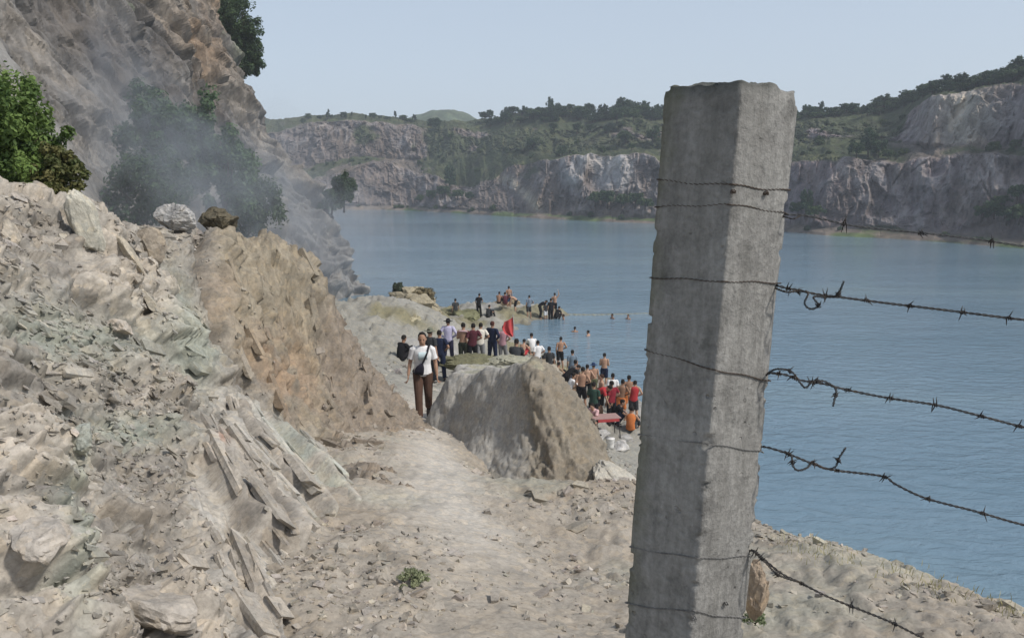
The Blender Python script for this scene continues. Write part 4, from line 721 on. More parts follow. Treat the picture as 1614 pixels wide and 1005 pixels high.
scatter(30, 1240, 1640, 3.1, 5.0, shr, .4, .9, 'green bush on the far ledges right of the post', 'bushes on the far ledges right of the post', 'bush', .25)
scatter(14, 560, 1040, 1.3, 1.9, shr, .5, 1.0, 'low green bush on the far waterline', 'bushes on the far waterline', 'bush', -1)
scatter(8, 1240, 1640, 1.3, 1.9, shr, .35, .7, 'low green bush on the waterline right of the post', 'bushes on the waterline right of the post', 'bush', -1)
for x_, y_, s_, pk, l_, g_ in ([(700 + dx, 318 - dy, s2, p2, 'dark tree in the clump at the waterline under the far wall', 'dark clump on the far waterline') for dx, dy, s2, p2 in ((-40, 2, .9, 2), (-22, 4, 1.1, 0), (-5, 8, 1.3, 0), (8, 22, 1.5, 1), (20, 6, 1.2, 2), (38, 4, .9, 0), (4, 34, 1.1, 3))]
    + [(x2, y2, s2, p2, 'dark tree in the group on the far ledge midway between post and right edge', 'dark trees on the far ledge') for x2, y2, s2, p2 in ((1352, 246, .9, 0), (1366, 244, 1.1, 1), (1382, 246, 1.0, 0), (1398, 248, .7, 2))]
    + [(x2, y2, s2, p2, 'dark tree against the foot of the purple wall beside the post', 'dark trees at the wall foot beside the post') for x2, y2, s2, p2 in ((1256, 338, .8, 0), (1270, 335, 1.0, 1), (1282, 342, .8, 2))]
    + [(x2, y2, s2, p2, 'dark bush at the foot of the white-streaked wall', 'dark bushes under the white-streaked wall') for x2, y2, s2, p2 in ((935, 322, 1.1, 2), (955, 324, 1.2, 0), (978, 325, 1.2, 2), (1000, 326, 1.1, 0), (1015, 328, 1.0, 2))]
    + [(x2, y2, s2, p2, 'grey-green tree at the wall foot by the right edge', 'grey-green trees by the right edge') for x2, y2, s2, p2 in ((1545, 350, .8, 0), (1565, 345, 1.0, 2), (1585, 352, .9, 0), (1605, 350, 1.1, 2), (1600, 318, .9, 0), (1575, 322, .7, 2))]
    + [(x2, y2, s2, p2, 'dark tree standing on the ledge near the post, below the skyline', 'dark trees on the ledge near the post') for x2, y2, s2, p2 in ((985, 222, 1.2, 2), (1026, 222, 1.2, 0), (970, 190, 1.3, 0), (1000, 188, 1.2, 2))]):
    put(protos[pk], far_at(x_, y_) - np.array([0, 0, .4]), s_, l_, g_, 'tree' if 'tree' in l_ else 'bush')
# ------------------------------------------------------------------ people
def J(**k): return {a: np.array(b, float) for a, b in k.items()}
def sym(p): return {1: np.array(p, float), -1: np.array(p, float) * np.array([-1, 1, 1])}
def two(l, r): return {1: np.array(l, float), -1: np.array(r, float)}
def mk(pel, waist, chest, neck, head, sh, el, wr, hip, kn, an, toe=((.02, -1, -.02)), hd=None):
    f = lambda q: q if isinstance(q, dict) else sym(q)
    return dict(pel=np.array(pel, float), waist=np.array(waist, float), chest=np.array(chest, float), neck=np.array(neck, float), head=np.array(head, float), sh=f(sh), el=f(el), wr=f(wr), hip=f(hip), kn=f(kn), an=f(an), toe=f(toe), hd=f(hd) if hd is not None else None)
UP = ((0, 0, .96), (0, .01, 1.10), (0, 0, 1.27), (0, .01, 1.47), (0, -.015, 1.60), (.175, .01, 1.405))
LEG = ((.092, 0, .92), (.10, -.015, .49), (.11, .02, .085))
POSE = {
 'stand': mk(*UP, (.225, .035, 1.13), (.235, -.035, .88), *LEG),
 'walk': mk(*UP, (.245, .04, 1.13), two((.275, -.03, .89), (-.275, -.07, .90)), LEG[0], two((.10, .02, .485), (-.08, -.13, .51)), two((.09, .24, .18), (-.065, -.20, .085)), two((.05, -1, -.75), (-.08, -1, .05)), hd=(.08, -.25, -1)),
 'relax': mk((.03, 0, .955), (.015, .01, 1.095), (-.01, -.005, 1.27), (-.015, -.02, 1.465), (-.02, -.06, 1.59), two((.17, .01, 1.39), (-.185, .0, 1.41)), two((.235, .06, 1.13), (-.32, .05, 1.19)), two((.22, -.06, .89), (-.13, -.10, 1.06)), two((.115, 0, .915), (-.065, 0, .905)), two((.125, -.01, .48), (-.11, -.07, .47)), two((.13, .03, .085), (-.15, -.05, .085)), two((.15, -1, -.02), (-.3, -1, -.02)), hd=two((0, -.1, -1), (.8, -.3, -.3))),
 'akimbo': mk(*UP, (.33, .08, 1.18), (.165, -.07, 1.03), (.095, 0, .92), (.13, -.01, .49), (.17, .02, .085), hd=(-.7, -.35, -.45)),
 'folded': mk(*UP, (.22, .0, 1.14), (.05, -.21, 1.15), *LEG, hd=(-1, -.15, .0)),
 'sit': mk((0, .12, .15), (0, .15, .30), (0, .10, .47), (0, .02, .66), (0, -.03, .79), (.172, .04, .60), (.23, -.12, .40), (.15, -.33, .42), (.09, .10, .14), (.13, -.28, .47), (.12, -.50, .085)),
 'crouch': mk((0, .13, .34), (0, .10, .48), (0, -.03, .64), (0, -.15, .80), (0, -.22, .92), (.172, -.11, .755), (.20, -.28, .54), (.10, -.43, .44), (.09, .10, .33), (.15, -.27, .50), (.13, -.02, .085)),
 'chair': mk((0, .05, .53), (0, .07, .67), (0, .04, .84), (0, .03, 1.04), (0, -.01, 1.17), (.172, .03, .975), (.22, -.08, .74), (.15, -.30, .66), (.09, .03, .52), (.12, -.40, .52), (.12, -.40, .085)),
 'wave': mk(*UP, two((.225, .035, 1.13), (-.31, -.02, 1.60)), two((.235, -.035, .88), (-.26, -.08, 1.85)), *LEG),
 'bend': mk((0, .08, .93), (0, .02, 1.03), (0, -.14, 1.12), (0, -.31, 1.20), (0, -.42, 1.24), (.172, -.26, 1.17), (.19, -.36, .90), (.13, -.45, .66), (.092, .06, .90), (.10, -.02, .48), (.11, .03, .085)),
}
def torso(mb, p, g):
    a = p['pel']; up = nrm_(p['waist'] - a); low = a - up * .09; shl = (p['sh'][1] + p['sh'][-1]) / 2
    pts = [low, a, p['waist'], p['chest'], shl - nrm_(shl - p['chest']) * .02, shl + nrm_(p['neck'] - shl) * .045, p['neck']]
    rr = [(.11, .085), (.158, .112), (.138, .098), (.160, .112), (.160, .092), (.10, .066), (.052, .052)]
    mb.tube(spline(pts, 19), spline([(x + g, y + g) for x, y in rr], 19), 18, (1, 0, 0))
def limb(mb, pts, rr, n=9):
    mb.tube(spline(pts, n), np.interp(np.linspace(0, 1, n), np.linspace(0, 1, len(rr)), rr), 12)
def head_loft(mb, p):
    up = nrm_(p['head'] - p['neck'] + np.array([0, .015, 0])); fw = np.array([0, -1, 0]); fw = nrm_(fw - up * (fw @ up)); sd = np.cross(fw, up) * -1; A = np.array([sd, -fw, up])
    prof = [(-.118, .020, .022, -.050), (-.110, .040, .045, -.038), (-.085, .053, .064, -.026), (-.045, .064, .082, -.010), (0, .072, .092, 0), (.045, .074, .095, .004), (.082, .065, .084, .008), (.108, .046, .058, .010), (.122, .018, .024, .010)]
    mb.tube([p['head'] + up * z - fw * y for z, _, _, y in prof], [(a, b) for _, a, b, _ in prof], 18, sd)
    L = lambda q: p['head'] + np.asarray(q, float) @ A
    mb.tube([L((0, -.088, .020)), L((0, -.102, -.008)), L((0, -.112, -.026)), L((0, -.092, -.036))], [.007, .010, .014, .010], 8)
    mb.tube([L((-.045, -.078, .028)), L((0, -.092, .026)), L((.045, -.078, .028))], [.006, .008, .006], 6)
    mb.tube([L((-.024, -.077, -.062)), L((0, -.085, -.061)), L((.024, -.077, -.062))], [.004, .008, .004], 6)
    for s_ in (1, -1): mb.ball(L((s_ * .076, .012, -.005)), (.010, .020, .030), 8, A)
    return L, A
def hand(mb, wr, d, s_, fs=1.0):
    d = nrm_(d); sd = np.array([0, -1.0, 0]); sd = nrm_(sd - d * (sd @ d)); nm_ = np.cross(d, sd)          # palm broad side runs fore-aft
    mb.tube([wr - d * .01, wr + d * .03, wr + d * .065, wr + d * .09], [(.020, .017), (.036, .015), (.041, .014), (.038, .011)], 12, sd)
    for k_, (o, l) in enumerate(((-.029, .062), (-.010, .076), (.010, .072), (.029, .055))):
        b = wr + d * .085 - sd * o; c_ = nm_ * (-s_) * .004 * (k_ + 1)
        mb.tube([b, b + d * l * .45 - sd * o * .15 + c_, b + d * l * .8 - sd * o * .25 + c_ * 3, b + d * l - sd * o * .25 + c_ * 5], np.array([.0092, .0088, .0082, .0062]) * fs, 7)
    b = wr + d * .03 + sd * .030; mb.tube([b, b + sd * .024 + d * .022, b + sd * .034 + d * .052, b + sd * .032 + d * .070], np.array([.013, .0115, .0098, .0066]) * fs, 7)
MESHES = {}
def part_mesh(pose, part, vox=.011):
    key = (pose, part)
    if key in MESHES: return MESHES[key]
    p = POSE[pose]; mb = MB(); sm = 4
    if part == 'person':
        torso(mb, p, 0); mb.tube([p['neck'] - np.array([0, 0, .03]), (p['neck'] + p['head']) / 2, p['head'] - np.array([0, 0, .03])], [.060, .053, .052], 12); head_loft(mb, p)
        for s_ in (1, -1):
            sh, el, wr = p['sh'][s_], p['el'][s_], p['wr'][s_]
            limb(mb, [sh * .86 + p['chest'] * .14, sh, sh * .45 + el * .55, el, el * .65 + wr * .35, wr], [.05, .056, .045, .037, .038, .025], 15)
            hand(mb, wr, p['hd'][s_] if p['hd'] else nrm_(wr - el), s_)
            limb(mb, [p['hip'][s_] + np.array([0, 0, .02]), p['hip'][s_] * .55 + p['kn'][s_] * .45, p['kn'][s_], p['kn'][s_] * .68 + p['an'][s_] * .32 + np.array([0, .015, 0]), p['an'][s_]], [.092, .078, .054, .056, .036], 15)
            t_ = nrm_(p['toe'][s_]); a_ = p['an'][s_]; mb.tube([a_ - t_ * .06 - np.array([0, 0, .045]), a_ - np.array([0, 0, .04]), a_ + t_ * .08 - np.array([0, 0, .052]), a_ + t_ * .16 - np.array([0, 0, .062])], [(.032, .034), (.036, .042), (.042, .028), (.034, .018)], 12, (1, 0, 0))
        sm = 3
    elif part in ('shirt', 'vest'):
        torso(mb, p, .017)
        low = p['pel'] - nrm_(p['waist'] - p['pel']) * .05; mb.tube([low, p['pel'], p['waist']], [(.180, .132), (.176, .130), (.158, .118)], 18, (1, 0, 0))
        if part == 'shirt':
            for s_ in (1, -1):
                sh, el = p['sh'][s_], p['el'][s_]; limb(mb, [sh * .8 + p['chest'] * .2, sh, sh * .55 + el * .45, sh * .28 + el * .72], [.062, .071, .066, .070], 9)
    elif part == 'sleeves_shirt':
        torso(mb, p, .019); low = p['pel'] - nrm_(p['waist'] - p['pel']) * .05; mb.tube([low, p['pel'], p['waist']], [(.180, .132), (.176, .130), (.158, .118)], 18, (1, 0, 0))
        for s_ in (1, -1):
            sh, el, wr = p['sh'][s_], p['el'][s_], p['wr'][s_]; limb(mb, [sh * .8 + p['chest'] * .2, sh, sh * .45 + el * .55, el, el * .1 + wr * .9], [.062, .070, .060, .052, .042], 13)
    elif part in ('trousers', 'shorts'):
        low = p['pel'] - nrm_(p['waist'] - p['pel']) * .10; mb.tube([low, p['pel'], p['pel'] * .6 + p['waist'] * .4], [(.135, .10), (.172, .124), (.160, .114)], 18, (1, 0, 0))
        for s_ in (1, -1):
            h_, k_, a_ = p['hip'][s_], p['kn'][s_], p['an'][s_]
            if part == 'trousers': limb(mb, [h_ + np.array([0, 0, .02]), h_ * .55 + k_ * .45, k_, k_ * .5 + a_ * .5, a_ * .94 + k_ * .06], [.108, .096, .078, .072, .070], 15)
            else: limb(mb, [h_ + np.array([0, 0, .02]), h_ * .55 + k_ * .45, h_ * .1 + k_ * .9], [.108, .100, .096], 9)
    elif part == 'hair':
        L, A = head_loft(MB(), p); r_ = np.random.default_rng(hash(pose) % 99 if False else len(pose))
        mb.tube([L((0, .012 + y, z)) for z, y in ((-.035, .035), (0, .025), (.04, .012), (.085, .006), (.118, .006), (.134, .006))], [(.066, .068), (.078, .082), (.083, .096), (.076, .092), (.052, .064), (.015, .02)], 18, (1, 0, 0))
        for k_ in range(26):
            a_ = r_.uniform(0, 6.28); t_ = r_.uniform(.1, 1); mb.ball(L((.066 * math.cos(a_) * (1 - .5 * t_), .012 + .075 * math.sin(a_) * (1 - .5 * t_), .05 + .07 * t_)), .021, 6)
        sm = 1
    elif part == 'shoes_one' or part == 'shoes_two':
        s_ = 1 if part.endswith('one') else -1; t_ = nrm_(p['toe'][s_]); a_ = p['an'][s_]
        mb.tube([a_ - t_ * .085 - np.array([0, 0, .04]), a_ - t_ * .02 - np.array([0, 0, .032]), a_ + t_ * .09 - np.array([0, 0, .048]), a_ + t_ * .185 - np.array([0, 0, .060])], [(.038, .040), (.044, .050), (.050, .034), (.036, .022)], 12, (1, 0, 0))
    elif part == 'cap':
        L, A = head_loft(MB(), p); mb.tube([L((0, .008, z)) for z in (.03, .06, .10, .132, .142)], [(.084, .104), (.084, .104), (.072, .09), (.04, .05), (.01, .012)], 18, (1, 0, 0)); mb.tube([L((0, -.07, .052)), L((0, -.12, .05)), L((0, -.165, .04))], [(.07, .008), (.066, .007), (.04, .006)], 14, (1, 0, 0))
    elif part == 'hat':
        L, A = head_loft(MB(), p); mb.tube([L((0, .008, z)) for z in (.04, .07, .11, .145, .152)], [(.088, .106), (.086, .104), (.078, .094), (.05, .06), (.01, .012)], 18, (1, 0, 0)); mb.tube([L((0, .008, .036)), L((0, .008, .045)), L((0, .008, .055))], [(.19, .205), (.185, .20), (.09, .11)], 24, (1, 0, 0))
    m = rebuild(mb.mesh(part), vox, sm); m.materials.append(None); MESHES[key] = m; return m
MC = {}
def cloth(c, rough=.85, name='cloth'):
    key = (name,) + tuple(round(x, 3) for x in c)
    if key not in MC: MC[key] = plain(name, c, rough, .12, 14, .15)
    return MC[key]
SKIN = ((.36, .215, .145), (.42, .26, .18), (.29, .165, .105), (.24, .135, .085)); HAIRC = (.018, .015, .013)
def setm(o, m): o.material_slots[0].link = 'OBJECT'; o.material_slots[0].material = m
def person(label, loc, rz, pose, skin=0, top=None, topk='shirt', bottom=None, botk='trousers', hair=HAIRC, hat=None, hatk='cap', shoes=(.03, .028, .027), scale=1.0, group=None, vox=.011):
    o = link('person', part_mesh(pose, 'person', vox), label=label, category='person')
    if group: o['group'] = group
    setm(o, cloth(SKIN[skin], .55, 'skin')); o.location = loc; o.rotation_euler = (0, 0, rz + (random.uniform(-.4, .4) if group else 0)); o.scale = (scale * random.uniform(.95, 1.05), scale * random.uniform(.95, 1.05), scale) if group else (scale,) * 3
    def add(nm__, pt, col_):
        q_ = link(nm__, part_mesh(pose, pt, vox), o); setm(q_, cloth(col_)); return q_
    if top: add('shirt', topk, top)
    if bottom: add('trousers' if botk == 'trousers' else 'shorts', botk, bottom)
    if hair: add('hair', 'hair', hair)
    if hat: add(hatk, hatk, hat)
    if shoes: add('shoe', 'shoes_one', shoes); add('shoe', 'shoes_two', shoes)
    return o
HT = {k_: v_['head'][2] + .135 for k_, v_ in POSE.items()}
def find(px_, head_row, lo_, hi_, pose, scale, dz):
    best = None
    for Y in np.linspace(lo_, hi_, 60):
        q_ = P(px_, 500, Y); x_ = q_[0]; z_ = max(float(ground_z(x_, Y, True)[0]), -1.25) + dz
        rr_ = project((x_, Y, z_ + HT[pose] * scale))[1]; e_ = abs(rr_ - head_row) + .02 * abs(Y - (lo_ + hi_) / 2)
        if best is None or e_ < best[0]: best = (e_, x_, Y, z_, rr_)
    return best
BACK = math.pi
NAVY, BLK, DKG, WHT, CRM, LAV, LBL, RED, PNK, TAN, GRY, MAR, ORG, BLU, OLV = (.014, .02, .045), (.012, .012, .014), (.04, .042, .045), (.72, .71, .70), (.62, .58, .50), (.47, .45, .60), (.48, .58, .64), (.40, .04, .045), (.46, .27, .30), (.34, .24, .16), (.20, .20, .20), (.08, .022, .03), (.50, .16, .05), (.03, .06, .14), (.10, .105, .06)
# the man walking towards the camera
wz = P(668, 668, 15.5); gz = float(ground_z(wz[0], 15.5)[0]); wk = person('man in white t-shirt and brown trousers walking up the path towards the camera', (wz[0], 15.5, gz), R(3), 'walk', 0, WHT, 'shirt', (.105, .062, .045), 'trousers', HAIRC, shoes=(.03, .025, .022), vox=.0058)
wk.scale = (1.02,) * 3
L_w, A_w = head_loft(MB(), POSE['walk'])
for s_ in (1, -1):
    e_ = link('eye', MB().ball(L_w((s_ * .031, -.083, .008)), (.012, .008, .007), 8).mesh('eye', cloth((.02, .015, .012), .3, 'eye')), wk)
pr = link('print', MB().tube([(.015, -.136, 1.22), (.015, -.142, 1.30), (.015, -.134, 1.37)], [(.085, .004)] * 3, 12, (1, 0, 0), True, 6).mesh('print', cloth((.55, .66, .68))), [c_ for c_ in wk.children if c_.name.startswith('shirt')][0])
bag = bpy.data.objects.new('crossbody_bag', None); COL.objects.link(bag); bag.location = wk.location; bag.rotation_euler = wk.rotation_euler; bag.scale = wk.scale; bag['label'] = 'dark crossbody bag hanging at the hip of the man in the white t-shirt'; bag['category'] = 'bag'
rot_ = np.array(Matrix.Rotation(R(28), 3, 'Y')); 
pm = MB().tube([(-.07, -.175, .94), (-.06, -.178, 1.0), (-.03, -.178, 1.08), (.0, -.172, 1.15)], [(.085, .026), (.095, .034), (.075, .034), (.028, .018)], 16, (1, 0, 0), True, 4)
link('pouch', pm.mesh('pouch', cloth((.016, .015, .024))), bag)
sp_ = spline([(.0, -.172, 1.14), (.055, -.160, 1.25), (.10, -.135, 1.36), (.125, -.06, 1.455), (.13, .02, 1.46), (.10, .125, 1.36), (0, .14, 1.2), (-.12, .12, 1.04), (-.19, .0, .96), (-.14, -.15, .95)], 60)
link('strap', MB().tube(sp_, [(.018, .005)] * 60, 8).mesh('strap', cloth((.02, .018, .022))), bag)
# others: (label, px, head row, Y range, pose, facing, kwargs, dz)
crowd = [
 ('person in black sitting on the slope left of the walking man', 635, 527, (29, 34), 'sit', R(150), dict(top=BLK, bottom=BLK, skin=2, scale=1.15), 0, 1),
 ('person in an olive bucket hat standing behind the walking man', 677, 507, (22, 25), 'stand', R(170), dict(top=DKG, bottom=BLK, hat=(.15, .155, .115), hatk='hat', scale=1.04), .0, 1),
 ('person in dark navy clothes between the walking man and the lavender shirt', 692, 519, (26, 29), 'akimbo', R(190), dict(top=NAVY, bottom=NAVY), 0, 1),
 ('man in a lavender shirt and wide black hat standing with his back turned', 706, 497, (27, 30), 'akimbo', BACK, dict(top=LAV, topk='sleeves_shirt', bottom=(.03, .03, .06), hat=BLK, hatk='hat', scale=1.04), 0, 1),  # black hat stands in for a dark band guessed as ledge shadow
 ('bare-backed man with a mauve towel over his shoulders in dark trousers', 730, 508, (27, 30), 'folded', R(175), dict(bottom=(.03, .035, .025), skin=0), 0, 1),
 ('person in maroon behind the bare-backed man and the cream shirt', 745, 514, (29, 32), 'relax', R(200), dict(top=MAR, bottom=BLK), 0, 1),
 ('man in a cream shirt and grey shorts standing on the flat rocks', 757, 508, (27, 30), 'relax', R(185), dict(top=CRM, bottom=GRY, botk='shorts', scale=.97), 0, 1),
 ('person with reddish brown hair in a dark navy shirt', 776, 505, (28, 31), 'akimbo', R(170), dict(top=NAVY, topk='sleeves_shirt', bottom=NAVY, hair=(.07, .025, .018)), 0, 1),
 ('man in a pale blue shirt crouching on the rocks', 787, 524, (25, 27), 'crouch', R(-120), dict(top=LBL, topk='sleeves_shirt', bottom=BLK, scale=1.1), .0, 1),
 ('person in pink standing behind the crouching man', 793, 512, (29, 33), 'relax', R(150), dict(top=PNK, bottom=GRY), 0, 1),
 ('person in dark clothes sitting below the red flag', 814, 521, (30, 35), 'sit', R(160), dict(top=DKG, bottom=BLK, scale=1.2), 0, 1),
 ('person in a white shirt sitting alone right of the flag', 838, 522, (33, 44), 'sit', R(210), dict(top=WHT, bottom=BLK, scale=1.15), 0, 1),
 ('shirtless person in red shorts sitting beside the white-shirted sitter', 826, 533, (33, 44), 'sit', R(140), dict(bottom=RED, botk='shorts', skin=1, shoes=None), 0, 1),
 ('person in dark clothes standing at the top of the beach', 866, 545, (30, 40), 'stand', R(180), dict(top=DKG, bottom=BLK, scale=.95), 0, 2),
 ('pale person in a pink top at the top of the beach', 874, 556, (30, 38), 'sit', R(150), dict(top=PNK, bottom=TAN, botk='shorts', skin=1, shoes=None), 0, 2),
 ('slim person in blue-grey at the edge of the water', 903, 550, (36, 43), 'stand', R(180), dict(top=(.15, .2, .25), bottom=BLU, shoes=None), 0, 2),
 ('person in black bending over the bags on the beach', 897, 575, (30, 36), 'bend', R(100), dict(top=BLK, bottom=BLK), 0, 2),
 ('shirtless swimmer in black shorts standing near the bags', 919, 578, (29, 34), 'relax', R(185), dict(bottom=BLK, botk='shorts', skin=0, shoes=None), 0, 2),
 ('person in a white top sitting among the bags', 905, 585, (28, 34), 'sit', R(120), dict(top=WHT, bottom=TAN, botk='shorts', shoes=None), 0, 2),
 ('person in a blue sunhat with bare tan shoulders', 937, 571, (33, 38), 'stand', R(185), dict(bottom=OLV, botk='shorts', skin=0, hat=BLU, hatk='hat', shoes=None), 0, 2),
 ('brown-haired shirtless man turned sideways on the beach', 950, 590, (30, 34), 'folded', R(-100), dict(bottom=DKG, botk='shorts', skin=1, hair=(.05, .025, .015), shoes=None), 0, 2),
 ('person in a bright red top leaning over the table', 946, 604, (27.5, 30.5), 'bend', R(60), dict(top=RED, bottom=BLK, botk='shorts'), 0, 2),
 ('person in a maroon shirt at the right end of the table', 967, 600, (28, 31), 'relax', R(200), dict(top=(.20, .02, .03), bottom=BLK), 0, 2),
 ('person in a white shirt seen over the shoulders of the red group', 968, 587, (32, 36), 'stand', R(170), dict(top=WHT, bottom=NAVY, skin=2), 0, 2),
 ('person in orange shorts with bare back beside the post', 994, 590, (30, 34), 'akimbo', R(180), dict(bottom=ORG, botk='shorts', skin=2, shoes=None), 0, 2),
 ('shirtless person in brown beside the orange shorts', 983, 598, (31, 35), 'relax', R(175), dict(bottom=ORG, botk='shorts', skin=3, shoes=None), 0, 2),
 ('person in dark trousers sitting in the tan camp chair', 916, 632, (27, 30), 'chair', R(-60), dict(bottom=DKG, skin=1, top=TAN), 0, 2),
 ('person in dusty pink sitting near the foot of the beach', 898, 628, (27, 31), 'sit', R(60), dict(top=(.55, .30, .28), bottom=MAR, botk='shorts', shoes=None), 0, 2),
 ('child in a blue-black swimsuit sitting above the bags', 884, 592, (29, 34), 'sit', R(190), dict(top=NAVY, topk='vest', bottom=NAVY, botk='shorts', scale=.8, shoes=None), 0, 2),
 ('wader in dark trunks standing knee-deep left of the swimmers', 884, 545, (40, 47), 'relax', R(170), dict(bottom=BLK, botk='shorts', skin=0, shoes=None), 0, 2),
 ('wader in a white top beside the water below the flag', 848, 536, (36, 46), 'relax', R(200), dict(top=WHT, bottom=BLU, botk='shorts', shoes=None), 0, 2),
 ('person in tan sitting between the two dark figures at the top of the beach', 881, 572, (33, 40), 'sit', R(120), dict(top=TAN, bottom=BLK), 0, 2),
 ('person in an orange vest sitting low beside the post', 1000, 640, (28, 31), 'sit', R(160), dict(top=ORG, topk='vest', bottom=DKG, skin=1, shoes=None), 0, 2),
 ('shirtless wader with folded arms in the shallows above the red tops', 954, 572, (37, 41), 'folded', R(185), dict(bottom=NAVY, botk='shorts', skin=1, shoes=None), 0, 2),
 ('person in a grey shirt behind the bending black figure', 908, 566, (32, 37), 'stand', R(170), dict(top=GRY, bottom=DKG), 0, 2),
 ('shirtless bather in dark trunks close to the water', 927, 574, (34, 38), 'akimbo', R(190), dict(bottom=BLK, botk='shorts', skin=1, shoes=None), 0, 2),
 ('person in a dark green shirt between the red top and the table', 938, 600, (28, 32), 'folded', R(160), dict(top=(.03, .06, .045), bottom=BLK), 0, 2),
 ('person in olive sitting low beside the camp chair', 925, 640, (26.5, 29.5), 'sit', R(30), dict(top=OLV, bottom=(.12, .10, .08)), 0, 2),
 ('person in a pale pink shirt crouching by the table', 940, 632, (27, 30), 'crouch', R(-40), dict(top=(.55, .36, .36), bottom=DKG, botk='shorts'), 0, 2),
 ('person in black crouching at the right of the table', 975, 628, (28, 31), 'crouch', R(70), dict(top=BLK, bottom=NAVY), 0, 2),
 ('person in a red vest near the water by the post', 1003, 600, (31, 36), 'relax', R(180), dict(top=RED, topk='vest', bottom=DKG, botk='shorts', skin=1, shoes=None), 0, 2),
 ('bare-shouldered person sitting just above the bags', 872, 583, (31, 36), 'sit', R(170), dict(bottom=(.25, .2, .16), botk='shorts', skin=0, shoes=None), 0, 2),
 ('person in a grey-blue top sitting at the left edge of the beach', 857, 560, (33, 40), 'sit', R(200), dict(top=(.2, .24, .28), bottom=BLK), 0, 2),
 ('upright figure in black on the low point', 755, 478, (56, 62), 'relax', R(180), dict(top=BLK, bottom=BLK, scale=1.0), 0, 3),
 ('dark figure sitting right of the upright black figure', 771, 490, (56, 62), 'sit', R(160), dict(top=DKG, bottom=BLK), 0, 3),
 ('dark figure at the left end of the low point', 718, 472, (56, 62), 'stand', R(190), dict(top=DKG, bottom=OLV), -.4, 3),
 ('bather with bare back sitting on the tan rock, left', 787, 468, (58, 62), 'sit', R(170), dict(bottom=BLK, botk='shorts', skin=2, shoes=None), .6, 3),
 ('bather in maroon sitting on the tan rock, middle', 796, 472, (58, 62), 'sit', R(200), dict(top=MAR, bottom=BLK, botk='shorts', shoes=None), .55, 3),
 ('bather standing behind the tan rock', 802, 466, (60, 64), 'stand', R(190), dict(bottom=BLU, botk='shorts', skin=0, shoes=None), 0, 3),
 ('bather in dark trunks stepping off the tan rock', 812, 482, (58, 63), 'bend', R(-80), dict(bottom=BLK, botk='shorts', skin=1, shoes=None), 0, 3),
 ('blue-grey bather standing in the shallows right of the tan rock', 834, 478, (58, 63), 'relax', R(180), dict(top=(.16, .2, .25), bottom=DKG, botk='shorts', shoes=None), 0, 3),
 ('bather in black bending at the tip of the point', 852, 479, (58, 62), 'bend', R(80), dict(top=BLK, bottom=BLK, shoes=None), 0, 3),
 ('bather in white shorts at the tip of the point', 860, 480, (58, 62), 'stand', R(200), dict(top=DKG, bottom=WHT, botk='shorts', shoes=None, scale=.8), 0, 3),
 ('tall bather in black at the very tip of the point', 868, 469, (58, 62), 'stand', R(180), dict(top=BLK, bottom=BLK, shoes=None), 0, 3),
 ('bather waving one arm at the very tip of the point', 874, 468, (59, 63), 'wave', R(180), dict(bottom=BLK, botk='shorts', skin=1, shoes=None), 0, 3),
 ('child in black crouching at the very tip of the point', 878, 482, (58, 62), 'crouch', R(120), dict(top=BLK, bottom=BLK, shoes=None), 0, 3)]
GRP = {1: 'people standing on the rocks beyond the mound', 2: 'people on the stony beach', 3: 'bathers on the low point'}
PEO = {}
for lab, px_, hr, (lo_, hi_), ps, rz, kw, dz, gi in crowd:
    e_, x_, Y_, z_, rr_ = find(px_, hr, lo_, hi_, ps, kw.get('scale', 1), dz)
    if abs(rr_ - hr) > 6: print('PLACE', lab[:40], 'want', hr, 'got', round(rr_, 1), 'Y', round(Y_, 1), 'z', round(z_, 2))
    PEO[lab] = person(lab, (x_, Y_, z_ - .02), rz, ps, group=GRP[gi], **kw)
tw = MB().tube(spline([(-.18, -.05, 1.30), (-.15, .06, 1.42), (0, .09, 1.44), (.15, .06, 1.42), (.18, -.05, 1.30)], 16), [(.012, .07)] * 16, 10, (0, 0.3, 1)); b_ = PEO['bare-backed man with a mauve towel over his shoulders in dark trousers']
tw_ = link('towel', tw.mesh('towel', cloth((.40, .28, .29))), label='mauve towel laid over the shoulders of the bare-backed man', category='towel'); tw_.location = b_.location; tw_.rotation_euler = b_.rotation_euler
# swimmers
for n_, (x_, y_, l_) in enumerate(((906, 520, 'swimmer right of the flag, left of two with head and shoulders above water'), (927, 526, 'swimmer right of the flag, right of two with head and shoulders above water'), (888, 500, 'swimmer close to the tip of the point'), (965, 499, 'swimmer beyond the end of the sandbar, left'), (990, 500, 'swimmer beyond the end of the sandbar, beside the post'))):
    q_ = PZ(x_, y_ + 3, 0); o = person(l_, (q_[0], q_[1], -1.36), R(180 + 40 * n_), 'stand', n_ % 4, group='swimmers in the lake', shoes=None, bottom=BLK, botk='shorts')
